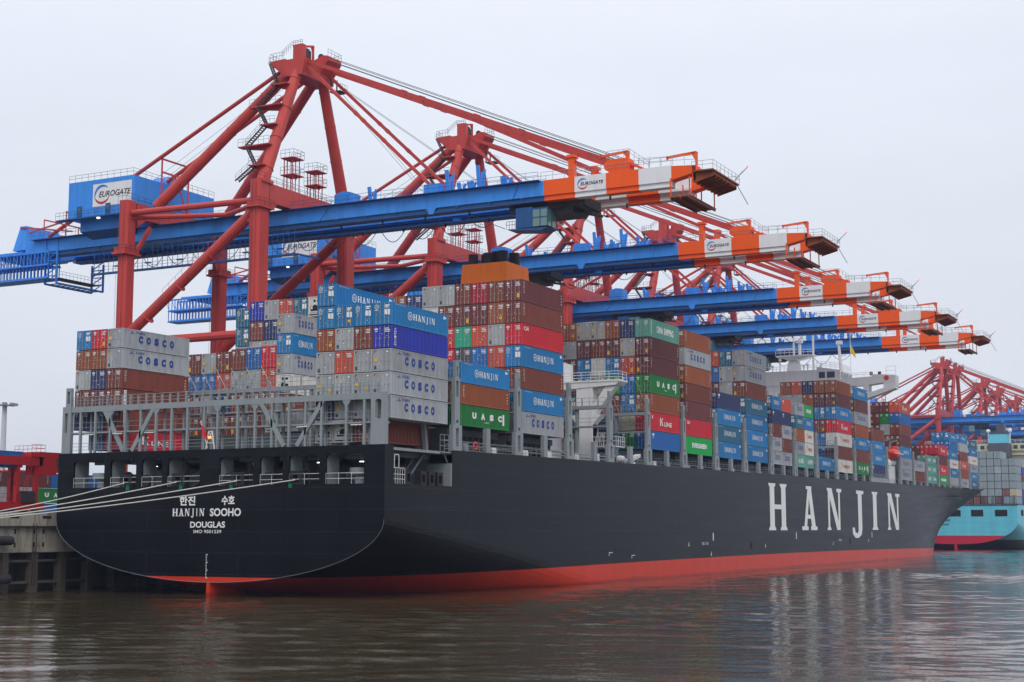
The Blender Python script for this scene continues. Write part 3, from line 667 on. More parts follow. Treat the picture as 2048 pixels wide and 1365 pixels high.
b = MB(); b.rail([(x, -HB+.15, ztop(x)) for x in list(range(19, 325, 12))], 1.05, 1.5, .025, (1, .66, .33)); b.off(SO).build('side_railing', 'ship_grey', ship)
# pipes and lashing gear seen in the dark strip under the stacks
b = MB()
for z, y in ((17.0, -21.0), (17.5, -20.8), (16.5, -20.9)): b.tube((20, y, z), (225, y, z), .1, 5)
b.off(SO).build('deck_pipe', 'ship_grey', ship)
b = MB(); b.path([(24.6+.42*math.cos(i*math.pi/8), -22.4, ztop(24)+.75+.42*math.sin(i*math.pi/8)) for i in range(17)], .12, 6); o = b.build('life_ring', 'boat_red', None, (24.6, -22.3, ztop(24)+.2)); tag(o, 'orange life ring hung on the rail below the green side container', 'life ring')

# engine casing, funnel and the white side platform
b = MB(); b.box(65.5, 76.0, -9, 9, 16, 38); b.box(64.5, 66, -3, 3, 16, 30); b.off(SO).build('engine_casing', 'ship_white', ship)
b = MB()
b.hexa([(66.4, -4.6, 38), (75.0, -4.6, 38), (75.0, 3.9, 38), (66.4, 3.9, 38), (67.0, -4.3, 47.3), (74.2, -4.3, 47.3), (74.2, 3.3, 47.3), (67.0, 3.3, 47.3)])
fun = b.off(SO).build('funnel', 'funnel_orange', ship)
b = MB()
for y0, y1 in ((-3.4, -.4), (.2, 2.9)):
    b.box(66.5, 66.85, y0, y1, 41.0, 43.9)
b.off(SO).build('louvre', 'orange_brown', fun)
for x, y, r, h in ((68.4, 2.2, .75, 49.0), (70, 1.0, .6, 49.2), (68.3, -.4, .75, 49.0), (70.3, -.9, .9, 49.5), (69.0, -2.6, .85, 49.3), (72.0, -3.0, .85, 49.4), (72.2, .6, .8, 49.3)):
    b = MB(); b.lathe((x, y, 46.9), [(r, 0), (r, h-46.9), (r*.8, h-46.9), (r*.8, h-47.3)], 'z', 14); b.off(SO).build('exhaust_pipe', 'black_iron', fun)
b = MB()
b.box(68.4, 71.6, -21.9, -9, 28.55, 28.8); b.prism([(-9, 27.4), (-21.3, 28.0), (-21.9, 28.55), (-9, 28.55)], 'x', 68.5, 71.5)
b.box(68.6, 70.4, -17.6, -15.0, 16, 28); b.prism([(-17.5, 23.4), (-21.2, 27.9), (-19.6, 27.9), (-16.6, 24.0)], 'x', 68.8, 70.2)
b.prism([(-14.2, 16), (-18.6, 16), (-17.6, 17.8), (-17.6, 22.4), (-18.9, 23.8), (-14.0, 23.8), (-15.0, 22.4), (-15.0, 17.8)], 'x', 68.7, 70.3)
b.box(68.2, 71.8, -13.0, -12.2, 28.8, 31.6)
b.off(SO).build('boat_platform', 'ship_white', ship)
b = MB(); b.rail([(68.45, -12.9, 28.8), (68.45, -21.8, 28.8), (71.5, -21.8, 28.8)], 1.2, 1.4, .045, (1, .66, .33))
b.box(68, 71, -21.6, -17.6, 19.0, 19.12); b.rail([(68.05, -17.6, 19.1), (68.05, -21.6, 19.1), (71, -21.6, 19.1)], 1.4, .7, .04)
for k in range(5): b.beam((68.2, -18.2-k*.3, 19.1), (68.2, -18.5-k*.3, 21.2), .05, .05)
b.off(SO).build('deck_railing', 'ship_white', ship)
b = MB(); b.lathe((69.0, -21.8, 17.3), [(.05, -.9), (.42, -.75), (.5, 0), (.42, .75), (.05, .9)], 'x', 12)
b.prism([(70.0, 16.9), (76.0, 18.3), (76.0, 17.8), (70, 16.4)], 'y', -22.0, -21.2); b.off(SO).build('provision_davit', 'ship_white', ship)

# bridge house
b = MB()
b.box(227, 238.5, -21.5, 21.5, 16, 22.4); b.box(227.5, 238, -16, 16, 22.4, 40.5)
b.box(226.2, 238.6, -6.2, 22, 42.2, 45.7)                                        # aft wall of the wheelhouse level
b.prism([(16, 40.3), (-16, 40.3), (-11.8, 42.2), (16, 42.2)], 'x', 226.3, 237)
b.hexa([(226.0, -11.9, 42.3), (237.5, -11.9, 42.3), (237.5, -6.2, 42.3), (226.0, -6.2, 42.3), (226.0, -11.9, 45.4), (237.5, -11.9, 45.4), (237.5, -6.2, 46.4), (226.0, -6.2, 46.4)])
b.prism([(-11.9, 42.3), (-11.9, 43.2), (-19.5, 43.5), (-19.6, 44.0), (-25.1, 43.6), (-25.1, 41.0), (-24.0, 40.6), (-22.2, 40.4), (-22.2, 41.9), (-18.6, 41.5), (-18.6, 39.4), (-17.4, 39.2), (-17.4, 41.4), (-14.6, 41.4), (-14.6, 38.0), (-11.9, 36.6)], 'x', 226.2, 229.6)
b.beam((227.5, -25.0, 40.9), (227.5, -11.9, 36.8), 3.2, 1.1)
house = b.off(SO).build('bridge_house', 'ship_white', ship)
for y0, y1 in ((-8.2, -6.7), (-10.6, -8.7)):
    b = MB(); b.box(225.93, 226.02, y0, y1, 43.6, 45.1); b.off(SO).build('window', 'window_glass', house)
for k in range(4):
    x = 227.2+k*2.5; b = MB(); b.box(x, x+1.9, -11.98, -11.88, 43.5, 45.0); b.off(SO).build('window', 'window_glass', house)
b = MB(); b.rail([(226.2, 20, 45.7), (226.2, -6, 45.7)], 1.1, 2, .05); b.rail([(226.2, -6.2, 46.4), (226.2, -11.8, 45.5), (237, -11.8, 45.5)], 1.5, 1.2, .05, (1, .66, .33)); b.rail([(226.3, -12, 43.4), (226.3, -19.5, 43.6)], 1.0, 2, .05)
b.rail([(228, -22.5, 43.7), (228, -24.8, 43.7)], 2.2, 2, .05)
b.off(SO).build('deck_railing', 'ship_white', house)
b = MB()
b.hexa([(229, -.8, 45.7), (232, -.8, 45.7), (232, 2.4, 45.7), (229, 2.4, 45.7), (229.6, -.3, 49.3), (231.4, -.3, 49.3), (231.4, 1.7, 49.3), (229.6, 1.7, 49.3)])
b.box(228.4, 232.6, -4.6, 4.8, 49.6, 49.9); b.hexa([(229, -1.2, 48.8), (232, -1.2, 48.8), (232, 2.2, 48.8), (229, 2.2, 48.8), (228.6, -4.2, 49.6), (232.4, -4.2, 49.6), (232.4, 4.4, 49.6), (228.6, 4.4, 49.6)])
b.rail([(228.4, 4.8, 49.9), (228.4, -4.6, 49.9)], 1.2, 1.2, .06); b.tube((230, .6, 49.9), (230, .6, 54.4), .28, 8); b.tube((230, -.9, 49.9), (230, -.9, 53.2), .4, 8); b.box(229.4, 230.6, -1.6, 0, 53.0, 53.6)
b.beam((229.5, 4.8, 51.6), (229.5, .5, 51.6), .25, .3); b.tube((230, -4.3, 46), (230, -4.3, 55.0), .28, 8); b.tube((230, 2.0, 54), (230, 2.0, 58.5), .1, 6); b.tube((230, .6, 54), (230, .6, 57.6), .09, 6); b.box(229.9, 230.1, .0, 2.6, 56, 56.3)
b.tube((232, -10.6, 45.8), (232, -10.1, 53.0), .45, 8, .3); b.box(231.5, 232.5, -11, -9.6, 52.3, 53.2); b.beam((232, -10.4, 49.5), (232, -12.0, 49.5), .2, .2); b.tube((234, -12.5, 46), (234, -12.5, 62), .07, 5)
for y, h in ((5.5, 1.2), (3.6, 2.6), (-2.4, 1.0), (-3.4, 1.2), (-6.6, .8)): b.tube((228, y, 45.7), (228, y, 45.7+h), .16, 6); b.lathe((228, y, 45.7+h), [(.1, 0), (.38, .2), (.38, .5), (.1, .65)], 'z', 10)
b.off(SO).build('radar_mast', 'ship_white', house)
for y in (-21.0, -19.0):
    b = MB(); b.box(227.4, 228.2, y-.3, y+.3, 43.9, 44.7); b.off(SO).build('searchlight', 'crane_iron', house)
b = MB(); b.lathe((226.1, -23.0, 43.0), [(.3, 0), (.6, .02), (.6, .12), (.3, .14)], 'x', 14); b.off(SO).build('life_ring', 'boat_red', house)
f = MB(); f.add([(234, -12.5, 52.6), (234, -12.5, 50.6), (233.8, -13.3, 49.4), (233.8, -13.9, 48.9), (233.9, -13.6, 50.4), (234, -13.0, 51.6)], [(0, 1, 2, 3, 4, 5)])
fl = f.build('courtesy_flag', 'flag_yellow', None, (234, -12.5, 50.6)); tag(fl, 'small drooping striped flag on the halyard above the ship bridge', 'flag')
# gangway rack, lifeboat and its deck
b = MB(); b.box(209.5, 226, -HB+.05, -HB+.5, 17.9, 18.9); b.rail([(209.5, -HB, 18.9), (226, -HB, 18.9)], .9, .8, .03); b.box(211, 226, -22.4, -21.6, 19.3, 19.5)
b.off(SO).build('gangway', 'rail_grey', ship)
lb = MB(); L0 = (236.2, -21.6, 25.4)
vs, fs, n, nn = [], [], 16, 13
for i in range(nn):
    t = i/(nn-1)*2-1; w_ = max(.05, (1-abs(t)**3.2))
    for j in range(n):
        a = 2*math.pi*j/n; y, z = math.cos(a), math.sin(a); z = z*1.45 if z < 0 else z*1.25*(1-.25*abs(t))
        vs.append((L0[0]+t*4.6, L0[1]+y*1.55*w_, L0[2]+z*w_+.35*t*t))
for i in range(nn-1):
    for j in range(n): fs.append((i*n+j, i*n+(j+1) % n, (i+1)*n+(j+1) % n, (i+1)*n+j))
lb.add(vs, fs); lb.box(L0[0]+1.2, L0[0]+2.6, L0[1]-.7, L0[1]+.7, L0[2]+1.0, L0[2]+1.9)
boat = lb.build('lifeboat', 'boat_red', None, (L0[0], L0[1], L0[2]-1.4), smooth=True); tag(boat, 'enclosed orange red lifeboat hanging above the white deck block near the bow', 'lifeboat')
b = MB(); b.box(L0[0]-4.4, L0[0]+4.4, L0[1]-1.57, L0[1]-1.45, L0[2]-.12, L0[2]+.05); b.off((L0[0], L0[1], L0[2]-1.4)).build('rubbing_strake', 'letter_white', boat)
b = MB()
for x in (232.5, 239.9): b.beam((x, -19.4, 22.4), (x, -20.2, 28.4), .35, .5); b.beam((x, -20.2, 28.4), (x, -22.0, 28.8), .3, .4); b.tube((x, -21.8, 28.7), (x, -21.7, 26.6), .05, 5)
b.off(SO).build('boat_davit', 'ship_grey', ship)
b = MB()
for x, z in ((230, 23.4), (232, 23.0)): b.lathe((x, -21.2, 22.4), [(.9, 0), (.9, .9), (.5, 1.5), (.02, 1.7)], 'z', 12)
for x in (234.5, 236.5, 238.5): b.tube((x-.6, -21.4, 22.9), (x+.6, -21.4, 23.5), .35, 8)
b.off(SO).build('liferaft_canister', 'ship_white', ship)
# mast at the forecastle
b = MB(); b.tube((352, 0, 18), (352, 0, 34), .5, 8, .25); b.beam((352, -1.5, 31), (352, 1.5, 31), .3, .3); b.rail([(x, -half_breadth(x, ztop(x))+.15, ztop(x)) for x in (346, 352, 358, 364, 369)], .8, 2, .03)
b.off(SO).build('foremast', 'ship_grey', ship)

# mooring ropes from the stern fairleads to bollards on the quay
ROPES = [(12.5, (-7.6, QY-.03, 8.74)), (4.8, (-7.7, QY-.03, 8.55)), (-3.6, (-7.8, QY-.03, 8.36)), (-11.5, (-7.9, QY-.03, 8.18))]
ORD = ['nearest the port quarter', 'second from the port quarter', 'third from the port quarter', 'nearest the starboard quarter']
for k, (y, e) in enumerate(ROPES):
    a = Vector((TX-.05, y, MD+.5)); e = Vector(e); b = MB()
    P = []
    for i in range(21):
        t = i/20; p = a+(e-a)*t; p.z -= .25*math.sin(math.pi*t); P.append(p)
    b.path(P, .065, 6)
    o = b.build('mooring_rope', 'rope_white', None, tuple(a)); tag(o, 'white mooring rope led from the stern fairlead '+ORD[k], 'rope', 'mooring ropes at the stern')

# ================================================================== SHIPPING CONTAINERS
_cm = {}
def cont_meshes(L, h):
    """shared meshes of one size: shell with corrugated sides, door leaf, lock rods; origin at the middle of the base"""
    k = (round(L, 2), round(h, 3))
    if k in _cm: return _cm[k]
    W_ = 2.375; hx, hy = L/2-.01, W_/2; H = h-.075
    b = MB(); p = .13
    for sx in (-1, 1):
        for sy in (-1, 1): b.box(sx*hx-(p if sx > 0 else 0), sx*hx+(p if sx < 0 else 0), sy*hy-(p if sy > 0 else 0), sy*hy+(p if sy < 0 else 0), 0, H)
    for sy in (-1, 1):
        y0, y1 = (sy*hy-(.07 if sy > 0 else 0), sy*hy+(.07 if sy < 0 else 0))
        b.box(-hx+p, hx-p, y0, y1, .02, .16); b.box(-hx+p, hx-p, y0, y1, H-.1, H)
        n = int(round((L-.3)/.30)); u = (2*hx-2*p)/n; vs = []
        yo, yi = sy*(hy-.004), sy*(hy-.075)
        for i in range(n):
            x = -hx+p+i*u
            for t, y in ((0, yo), (.42, yo), (.5, yi), (.92, yi)): vs += [(x+t*u, y, .16), (x+t*u, y, H-.1)]
        vs += [(hx-p, yo, .16), (hx-p, yo, H-.1)]
        m = len(vs)//2
        b.add(vs, [((2*i, 2*i+2, 2*i+3, 2*i+1) if sy < 0 else (2*i, 2*i+1, 2*i+3, 2*i+2)) for i in range(m-1)])
    b.box(hx-.06, hx-.02, -hy+p, hy-p, .02, H-.02)                                 # front wall
    b.box(-hx+.02, hx-.02, -hy+.02, hy-.02, H-.05, H-.012)                           # roof
    b.box(-hx+.02, hx-.02, -hy+.02, hy-.02, .03, .08)                               # floor
    b.box(-hx, -hx+.12, -hy+p, hy-p, .02, .15); b.box(-hx, -hx+.12, -hy+p, hy-p, H-.13, H)
    shell = b
    d = MB(); w_ = hy-p-.005
    d.box(-hx+.035, -hx+.07, .006, w_, .16, H-.14)
    for i in range(5): z = .28+i*(H-.55)/4; d.box(-hx+.015, -hx+.036, .05, w_-.05, z-.07, z+.07)
    d2 = MB(); d2.box(-hx+.035, -hx+.07, -w_, -.006, .16, H-.14)
    for i in range(5): z = .28+i*(H-.55)/4; d2.box(-hx+.015, -hx+.036, -w_+.05, -.05, z-.07, z+.07)
    r = MB(); r2 = MB()
    for y, q in ((.28, r), (.80, r), (-.28, r2), (-.80, r2)):
        q.tube((-hx-.012, y, .05), (-hx-.012, y, H-.05), .028, 5); q.box(-hx-.03, -hx+.02, y-.2, y+.03, 1.05, 1.11)
        for z in (.3, H-.35): q.box(-hx-.02, -hx+.03, y-.06, y+.06, z-.05, z+.05)
    def me(mb, n):
        m_ = bpy.data.meshes.new(n); m_.from_pydata(mb.v, [], mb.f); m_.materials.append(None); m_.update(); return m_
    _cm[k] = (me(shell, 'container_shell'), me(d, 'door'), me(d2, 'door'), me(r, 'lock_rods'), me(r2, 'lock_rods'))
    return _cm[k]
def inst(name, me, m, parent=None, loc=(0, 0, 0)):
    o = bpy.data.objects.new(name, me); COL.objects.link(o); o.location = loc
    if parent: o.parent = parent
    o.material_slots[0].link = 'OBJECT'; o.material_slots[0].material = M[m]
    return o
_marks = {}
def sign_mesh(key, fn, ms):
    if key not in _marks:
        sg = fn(); me = bpy.data.meshes.new('lettering'); me.from_pydata(sg.b.v, [], sg.b.f)
        for m_ in ms: me.materials.append(M[m_])
        if len(ms) > 1: me.polygons.foreach_set('material_index', sg.b.m)
        me.update(); _marks[key] = me
    return _marks[key]
def side(L): return Sign((0, -1.1875-.006, 0), (1, 0, 0), (0, 0, 1))
def aft(L): return Sign((-L/2-.008, 0, 0), (0, -1, 0), (0, 0, 1))
def s_cosco(L, h):
    s = side(L); k = L/12.19; c = -.1*k; w_ = .78*k
    for i, ch in enumerate('COSCO'): s.text(ch, c+(i-2)*1.42*k-w_/2, c+(i-2)*1.42*k+w_/2, h*.33, h*.70, 0, bold=.07)
    s.text('中远集运', -L/2+2.3*k, -L/2+3.9*k, h*.76, h*.89, 0, bold=.01); s.rect(-L/2+1.2*k, -L/2+2.1*k, h*.76, h*.78); s.poly([(-L/2+1.5*k, h*.79), (-L/2+1.72*k, h*.79), (-L/2+1.72*k, h*.9)])
    return s
def s_hanjin(L, h):
    s = side(L); k = L/12.19
    s.emblem(-2.35*k, h*.52, min(h*.17, .46), 0) if L < 8 else s.emblem(-2.3, h*.52, .47, 0)
    hanjin_word(s, -1.65*k, 3.1*k, h*.38, h*.66); s.text('www.hanjin.com', -L/2+.6*k, -L/2+2.9*k, h*.87, h*.92)
    s.rect(L/2-1.1*k, L/2-.75*k, h*.74, h*.88); s.poly([(L/2-.7*k, h*.76), (L/2-.4*k, h*.8), (L/2-.7*k, h*.88)])
    return s
def s_uasc(L, h):
    s = side(L); k = L/12.19
    for i, ch in enumerate('UASC'): s.text(ch, (-3.35+i*2.15)*k, (-2.35+i*2.15)*k, h*.38, h*.68, 0, bold=.075)
    s.rect(4.25*k, 4.7*k, h*.22, h*.75); s.text('UASC', -.3*k, .9*k, h*.22, h*.3)
    return s
def s_kline(L, h):
    s = side(L); k = L/12.19
    s.slabs('K', [(-2.3*k, -.9*k)], h*.3, h*.72); s.text('LINE', -.5*k, 2.6*k, h*.3, h*.54, 0, bold=.02); s.text('K', -L/2+.6*k, -L/2+1.2*k, h*.62, h*.8, 0, bold=.03)
    return s
def s_china(L, h):
    s = side(L); k = L/12.19
    s.text('CHINA', -3.2*k, -.6*k, h*.3, h*.68, 0, bold=.03); s.text('SHIPPING', -.2*k, 3.8*k, h*.3, h*.68, 0, bold=.03)
    for i in range(9): s.rect(-L/2+.6*k, -L/2+.85*k, h*(.14+.085*i), h*(.2+.085*i))
    return s
def s_ever(L, h):
    s = side(L); k = L/12.19; s.text('EVERGREEN', -3.3*k, 3.4*k, h*.36, h*.64, 0, bold=.05); return s
def s_redtext(L, h):
    s = side(L); k = L/12.19; s.text('TAMEXE', -2.2*k, 3.6*k, h*.36, h*.6, 0, bold=.02); s.text('T', -3.4*k, -2.5*k, h*.3, h*.74, 0, bold=.01); return s
def s_column(L, h, chars='HAPAG', white=False):
    s = side(L); x = -L/2+.65
    n = len(chars)
    for i, ch in enumerate(chars): s.text(ch, x-.14, x+.14, h*(.8-.11*i), h*(.88-.11*i))
    for i in range(4): s.rect(L/2-.7, L/2-.55, h*(.3+.14*i), h*(.36+.14*i))
    return s
def s_vert(word):
    def f(L, h):
        s = side(L); n = len(word)
        for i, ch in enumerate(word): s.text(ch, -L/2+.55, -L/2+.95, h*(.9-(i+1)*.72/n*1.1), h*(.9-(i+1)*.72/n*1.1+.6/n), 0, bold=.02)
        return s
    return f
def s_panel(L, h):        # white strip with upright dark letters beside the door corner
    s = side(L); s.rect(-L/2+.5, -L/2+.95, h*.1, h*.92, 0, .004)
    for i, ch in enumerate('GVC'): s.text(ch, -L/2+.58, -L/2+.87, h*(.68-.25*i), h*(.86-.25*i), 1, bold=.01)
    return s
def s_cai(L, h): s = side(L); s.text('CAI', -L/2+.6, -L/2+1.9, h*.66, h*.84, 0, bold=.02); return s
def s_small(L, h): s = side(L); s.rect(-L/2+.7, -L/2+1.4, h*.72, h*.84); s.rect(-L/2+.8, -L/2+1.2, h*.6, h*.66); return s
SIDE = {'c': (s_cosco, 'letter_blue'), 'h': (s_hanjin, 'letter_white'), 'H': (s_hanjin, 'letter_white'), 'u': (s_uasc, 'letter_white'), 'r': (s_kline, 'letter_white'), 'O': (s_kline, 'letter_white'),
        's': (s_china, 'letter_white'), 'e': (s_ever, 'letter_white'), 'W': (s_redtext, 'letter_red'), 'a': (s_vert('ANFICON'), 'letter_white'), 'o': (s_column, 'letter_white'), 'n': (s_column, 'letter_white'),
        'v': (s_cai, 'letter_white'), 'p': (s_small, 'letter_white'), 'd': (s_small, 'letter_white'), 'm': (s_column, 'letter_white'), 'R': (s_small, 'letter_white'), 'P': (s_panel, 'letter_white')}
# code -> paint, words for the label
CODE = {'c': ('grey_paint', 'blue lettered grey container'), 'g': ('light_grey_paint', 'pale grey container'), 'h': ('hanjin_blue', 'white lettered blue container'), 'H': ('teal_blue', 'white lettered teal container'),
        'b': ('plain_blue', 'plain blue container'), 'n': ('rust_brown', 'rust brown container'), 'o': ('orange_brown', 'orange brown container'), 'm': ('maroon_paint', 'maroon container'), 'r': ('bright_red', 'bright red container'),
        'R': ('orange_red', 'orange red container'), 'O': ('orange_red', 'white lettered orange container'), 'v': ('bright_red', 'plain red container'), 'd': ('navy_paint', 'navy container'), 'a': ('royal_blue', 'royal blue container'),
        'w': ('white_paint', 'white reefer container'), 'W': ('white_paint', 'red lettered white container'), 's': ('sea_green', 'sea green container'), 'u': ('dark_green', 'dark green container'), 'e': ('bright_green', 'bright green container'),
        'j': ('jade_green', 'jade green container'), 'k': ('charcoal_paint', 'charcoal container'), 'y': ('beige_paint', 'beige container'), 'q': ('crimson_paint', 'crimson container'), 'p': ('plain_blue', 'plain blue container'), 'P': ('rust_brown', 'brown white striped container')}
def end_marks(code, v, L, h):
    def f():
        s = aft(L); rr = random.Random(v*31+ord(code)); y = 2
        if code in 'hH': s.emblem(-.72, h*.78, .26, 0); s.rect(.35, .95, h*.80, h*.86); s.rect(.35, .8, h*.73, h*.78); s.rect(.3, .62, h*.42, h*.66); s.rect(.68, .98, h*.42, h*.66); s.rect(-1.0, -.45, h*.62, h*.64)
        elif code in 'cg':
            s.rect(-.95, -.62, h*.76, h*.9, 2); s.poly([(-.95, h*.76), (-.62, h*.76), (-.62, h*.9)], 1)
            s.rect(.55, .8, h*.8, h*.86); s.rect(-.95, -.7, h*.1, h*.24, 3)
            if v % 3 == 0: s.rect(-.95, -.5, h*.42, h*.56, 1)
        else:
            s.rect(-.95, -.55, h*.78, h*.85); s.rect(-.9, -.6, h*.7, h*.74)
            for i in range(3): s.rect(.3+rr.random()*.15, .85+rr.random()*.2, h*(.82-.07*i), h*(.855-.07*i))
        for i in range(3):
            x, z = rr.uniform(-1, .8), rr.uniform(.15, .7); s.rect(x, x+rr.uniform(.07, .14), h*z, h*z+rr.uniform(.05, .13))
        if code in 'nmoRvrP' and rr.random() < .3: x = rr.choice((-.9, .5)); s.rect(x, x+.4, h*.14, h*.34, 1)
        elif rr.random() < .12: s.rect(.45, .85, h*.2, h*.32, 1)
        return s
    return f
def reefer(o, L, h):
    x = -L/2; b = MB(); b.box(x-.03, x+.03, -1.0, 1.0, h*.12, h*.9); b.box(x-.1, x-.02, -.85, .85, h*.2, h*.62)
    b.lathe((x-.05, -.05, h*.42), [(.12, -.12), (.42, -.1), (.42, 0), (.12, 0)], 'x', 14, mi=1); b.box(x-.12, x-.02, -.8, .7, h*.26, h*.5, 1); b.box(x-.13, x-.1, .2, .6, h*.36, h*.48, 2); b.box(x-.06, x-.02, -.7, -.3, h*.7, h*.8, 1); b.lathe((x-.03, .1, h*.76), [(.1, -.03), (.2, -.03), (.2, 0)], 'x', 10, mi=1)
    b.build('cooling_unit', ['white_paint', 'black_iron', 'letter_white'], o)
PITCH_ROW = 2.44
def row_y(r): return (-22.47+PITCH_ROW*(r+.5)) if r < 9 else (22.45-PITCH_ROW*(17-r+.5))
ORDN = ['first', 'second', 'third', 'fourth', 'fifth', 'sixth', 'seventh', 'eighth', 'ninth', 'tenth', 'eleventh', 'twelfth', 'thirteenth', 'fourteenth', 'fifteenth', 'sixteenth', 'seventeenth', 'eighteenth', 'nineteenth', 'twentieth']
REST = {0, 46, 48, 49, 50, 51, 55, 93, 99, 100, 101, 106, 107, 108, 113, 114, 115, 120, 121, 122, 123, 124, 127, 128, 129, 130, 131, 133, 134, 135, 136, 137, 139, 140, 141, 142, 143, 144, 146, 147, 148, 149, 150, 151, 153, 154, 155, 156, 157, 158, 160, 161, 162, 163, 167, 168, 169, 170, 174, 175, 176, 177, 209, 210, 211, 231, 232, 233, 234, 235, 236, 242, 243, 244, 253, 254, 255, 259, 260, 261, 262, 266, 267, 268, 269, 270, 271, 272, 283, 284, 285, 286, 287, 288, 289, 290, 291, 292, 293, 320, 321, 327, 328, 329, 330, 331, 334, 335, 336, 337, 338, 348, 349, 350, 351, 352, 353, 365, 366, 372, 373, 374, 375, 381, 382, 383, 384, 385, 386, 393, 394, 395, 396, 397, 398, 399, 400, 405, 406, 407, 409, 410, 419, 420, 421, 422, 437}; RB = MB(); REST_M = ['far_grey', 'navy_paint', 'royal_blue', 'rust_brown', 'dark_green', 'beige_paint', 'maroon_paint', 'light_grey_paint']
CNT = 0; USED = set()
def container(code, x, y, z, L, h, label, nside=True, rods=True, group='containers stacked on the big ship'):
    global CNT
    CNT += 1; paint = CODE[code][0]
    if CNT in REST:     # barely seen: goes into the one mass of remaining containers
        if paint not in REST_M: REST_M.append(paint)
        RB.box(x+.02, x+L-.02, y-1.18, y+1.18, z+.02, z+h-.06, REST_M.index(paint)); return None
    me = cont_meshes(L, h)
    o = inst('shipping_container', me[0], paint, None, (x+L/2, y, z)); assert label not in USED, label; USED.add(label)
    tag(o, label, 'shipping container', group)
    if code == 'w': reefer(o, L, h)
    else:
        for i in (1, 2):
            d = inst('door', me[i], paint, o)
            if rods: inst('lock_rods', me[i+2], 'rod_steel', d)
        v = CNT % 5; m_ = sign_mesh(('end', code, v, round(L, 1), round(h, 2)), end_marks(code, v, L, h), ['letter_white', 'sticker_yellow', 'letter_blue', 'letter_black'])
        e = bpy.data.objects.new('end_markings', m_); COL.objects.link(e); e.parent = o
    if nside and code in SIDE:
        fn, lm = SIDE[code]; m_ = sign_mesh((fn, code, round(L, 1), round(h, 2)), lambda: fn(L, h), [lm, 'letter_black'] if code == 'P' else [lm])
        e = bpy.data.objects.new('lettering', m_); COL.objects.link(e); e.parent = o
    return o
def stack(bay, row, codes, h, z0=ZBASE, half='', skip=0, nside=None):
    """one column of containers, codes from the bottom up; a dot leaves a slot empty"""
    x = XB[bay]; L = 12.16
    if half: L = 6.03; x += {'a': 0, 'f': 6.13, 'g': 5.3}[half]
    top = len(codes)-1
    rp = 'starboard edge' if row == 0 else ('port edge' if row == 17 else (ORDN[row]+' row in' if row < 9 else ORDN[17-row]+' row from port'))
    for t, c in enumerate(codes):
        if c == '.': continue
        tp = 'topmost' if t == top else ('lowest' if t == 0 else ORDN[t]+' tier up')
        bp = ('aft half of ' if half == 'a' else 'forward half of ' if half else '')+ORDN[bay]+' bay'
        lab = f"{CODE[c][1]}, {tp}, {rp}, {bp}"
        lab += ' from the stern' if len(lab.split()) <= 13 else ''
        if bay == 0: lab = lab.replace('first bay from the stern', 'aftmost bay').replace('first bay', 'aftmost bay')
        container(c, x, row_y(row), z0+t*h, L, h, lab, nside=(row == 0 or row >= 15) if nside is None else nside, rods=bay < 12)
# ---- bay nearest the stern
Z0, H0 = 16.6, 2.516
stack(0, 0, '.cccah', H0, Z0); stack(0, 1, 'ngggnh', H0, Z0, nside=True); stack(0, 2, 'wggRgh', H0, Z0); stack(0, 3, 'wdggohh', H0, Z0, nside=True)
HL = 2.43
stack(0, 15, 'rPPncc', HL, Z0); stack(0, 16, 'bdmdor', HL, Z0); stack(0, 17, '.dngoh', HL, Z0)
# ---- second bay
stack(1, 0, 'uoh', 2.51); stack(1, 1, 'nnv', 2.69, nside=True)
for r, c in ((4, 'y'), (5, 'g'), (6, 'w'), (7, 'g'), (8, 'y'), (9, 'g'), (10, 'w')): stack(1, r, c, 2.6)
stack(1, 11, 'nnwchc', 2.62, half='g', nside=True); stack(1, 12, 'nnRv', 2.92, half='g'); stack(1, 13, 'nngb', 2.90, half='g'); stack(1, 14, 'nngn', 2.88, half='g')
stack(1, 15, 'ndRn', 2.82, half='g'); stack(1, 16, 'ngbg', 2.80, half='g'); stack(1, 17, 'nmbn', 2.80, half='g')
# ---- third bay: seven high
H2 = 2.79
for r, cc in enumerate(('chnhvnm', 'nnnRgon', 'ndbbRmq', 'nnnkjmn', 'nnnrrng', 'nnnnnWg')): stack(2, r, cc, H2, nside=(r == 0))
stack(2, 6, 'nnnnnd', 3.1); stack(2, 7, 'nnnnno', 3.1)
for r, cc in ((12, 'nnnnnnw'), (13, 'nnnnnnH'), (14, 'nnnnnnR'), (15, 'nnnngdg'), (16, 'nnnngna')): stack(2, r, cc, 2.79, nside=False)
stack(2, 17, 'nnnngHH', 2.66, nside=False)
# ---- bays ahead of the funnel
H3 = 2.83
for r, cc in enumerate(('proumms', 'uyhbRgd', 'bgnehmo', 'kdRgWng', 'dkubhmg', 'gkHmmgo')): stack(3, r, cc, H3)
stack(4, 0, 'evmnoco', H3); stack(4, 1, 'dnnmnkn', H3); stack(5, 0, 'hHhd', 2.78); stack(5, 1, 'bddk', 2.78)
for r, cc in enumerate(('hhhHncc', 'HHbHggH', 'ndbHmbR', 'nbdnmaR')): stack(6, r, cc, 2.82)
stack(7, 0, 'ccndh', 2.56, half='a'); stack(7, 0, 'cncdR', 2.54, half='f'); stack(7, 2, 'nnnnnmo', 2.68, half='a', nside=True); stack(7, 1, 'nnnng', 2.86, half='f', nside=True)
stack(8, 0, 'scoHc', 2.53, half='a'); stack(8, 0, 'sWWhe', 2.52, half='f')
stack(9, 0, 'h', 2.7)
for r, cc in enumerate(('WnWrhmo', 'nbbnhmo', 'nnnbnod', 'nndnngR', 'nnnnngo')): stack(10, r, cc, 2.8)
stack(11, 0, 'unhocmh', 2.78); stack(11, 1, 'nmndnn', 2.78)
stack(12, 0, 'dhhn', 2.78)
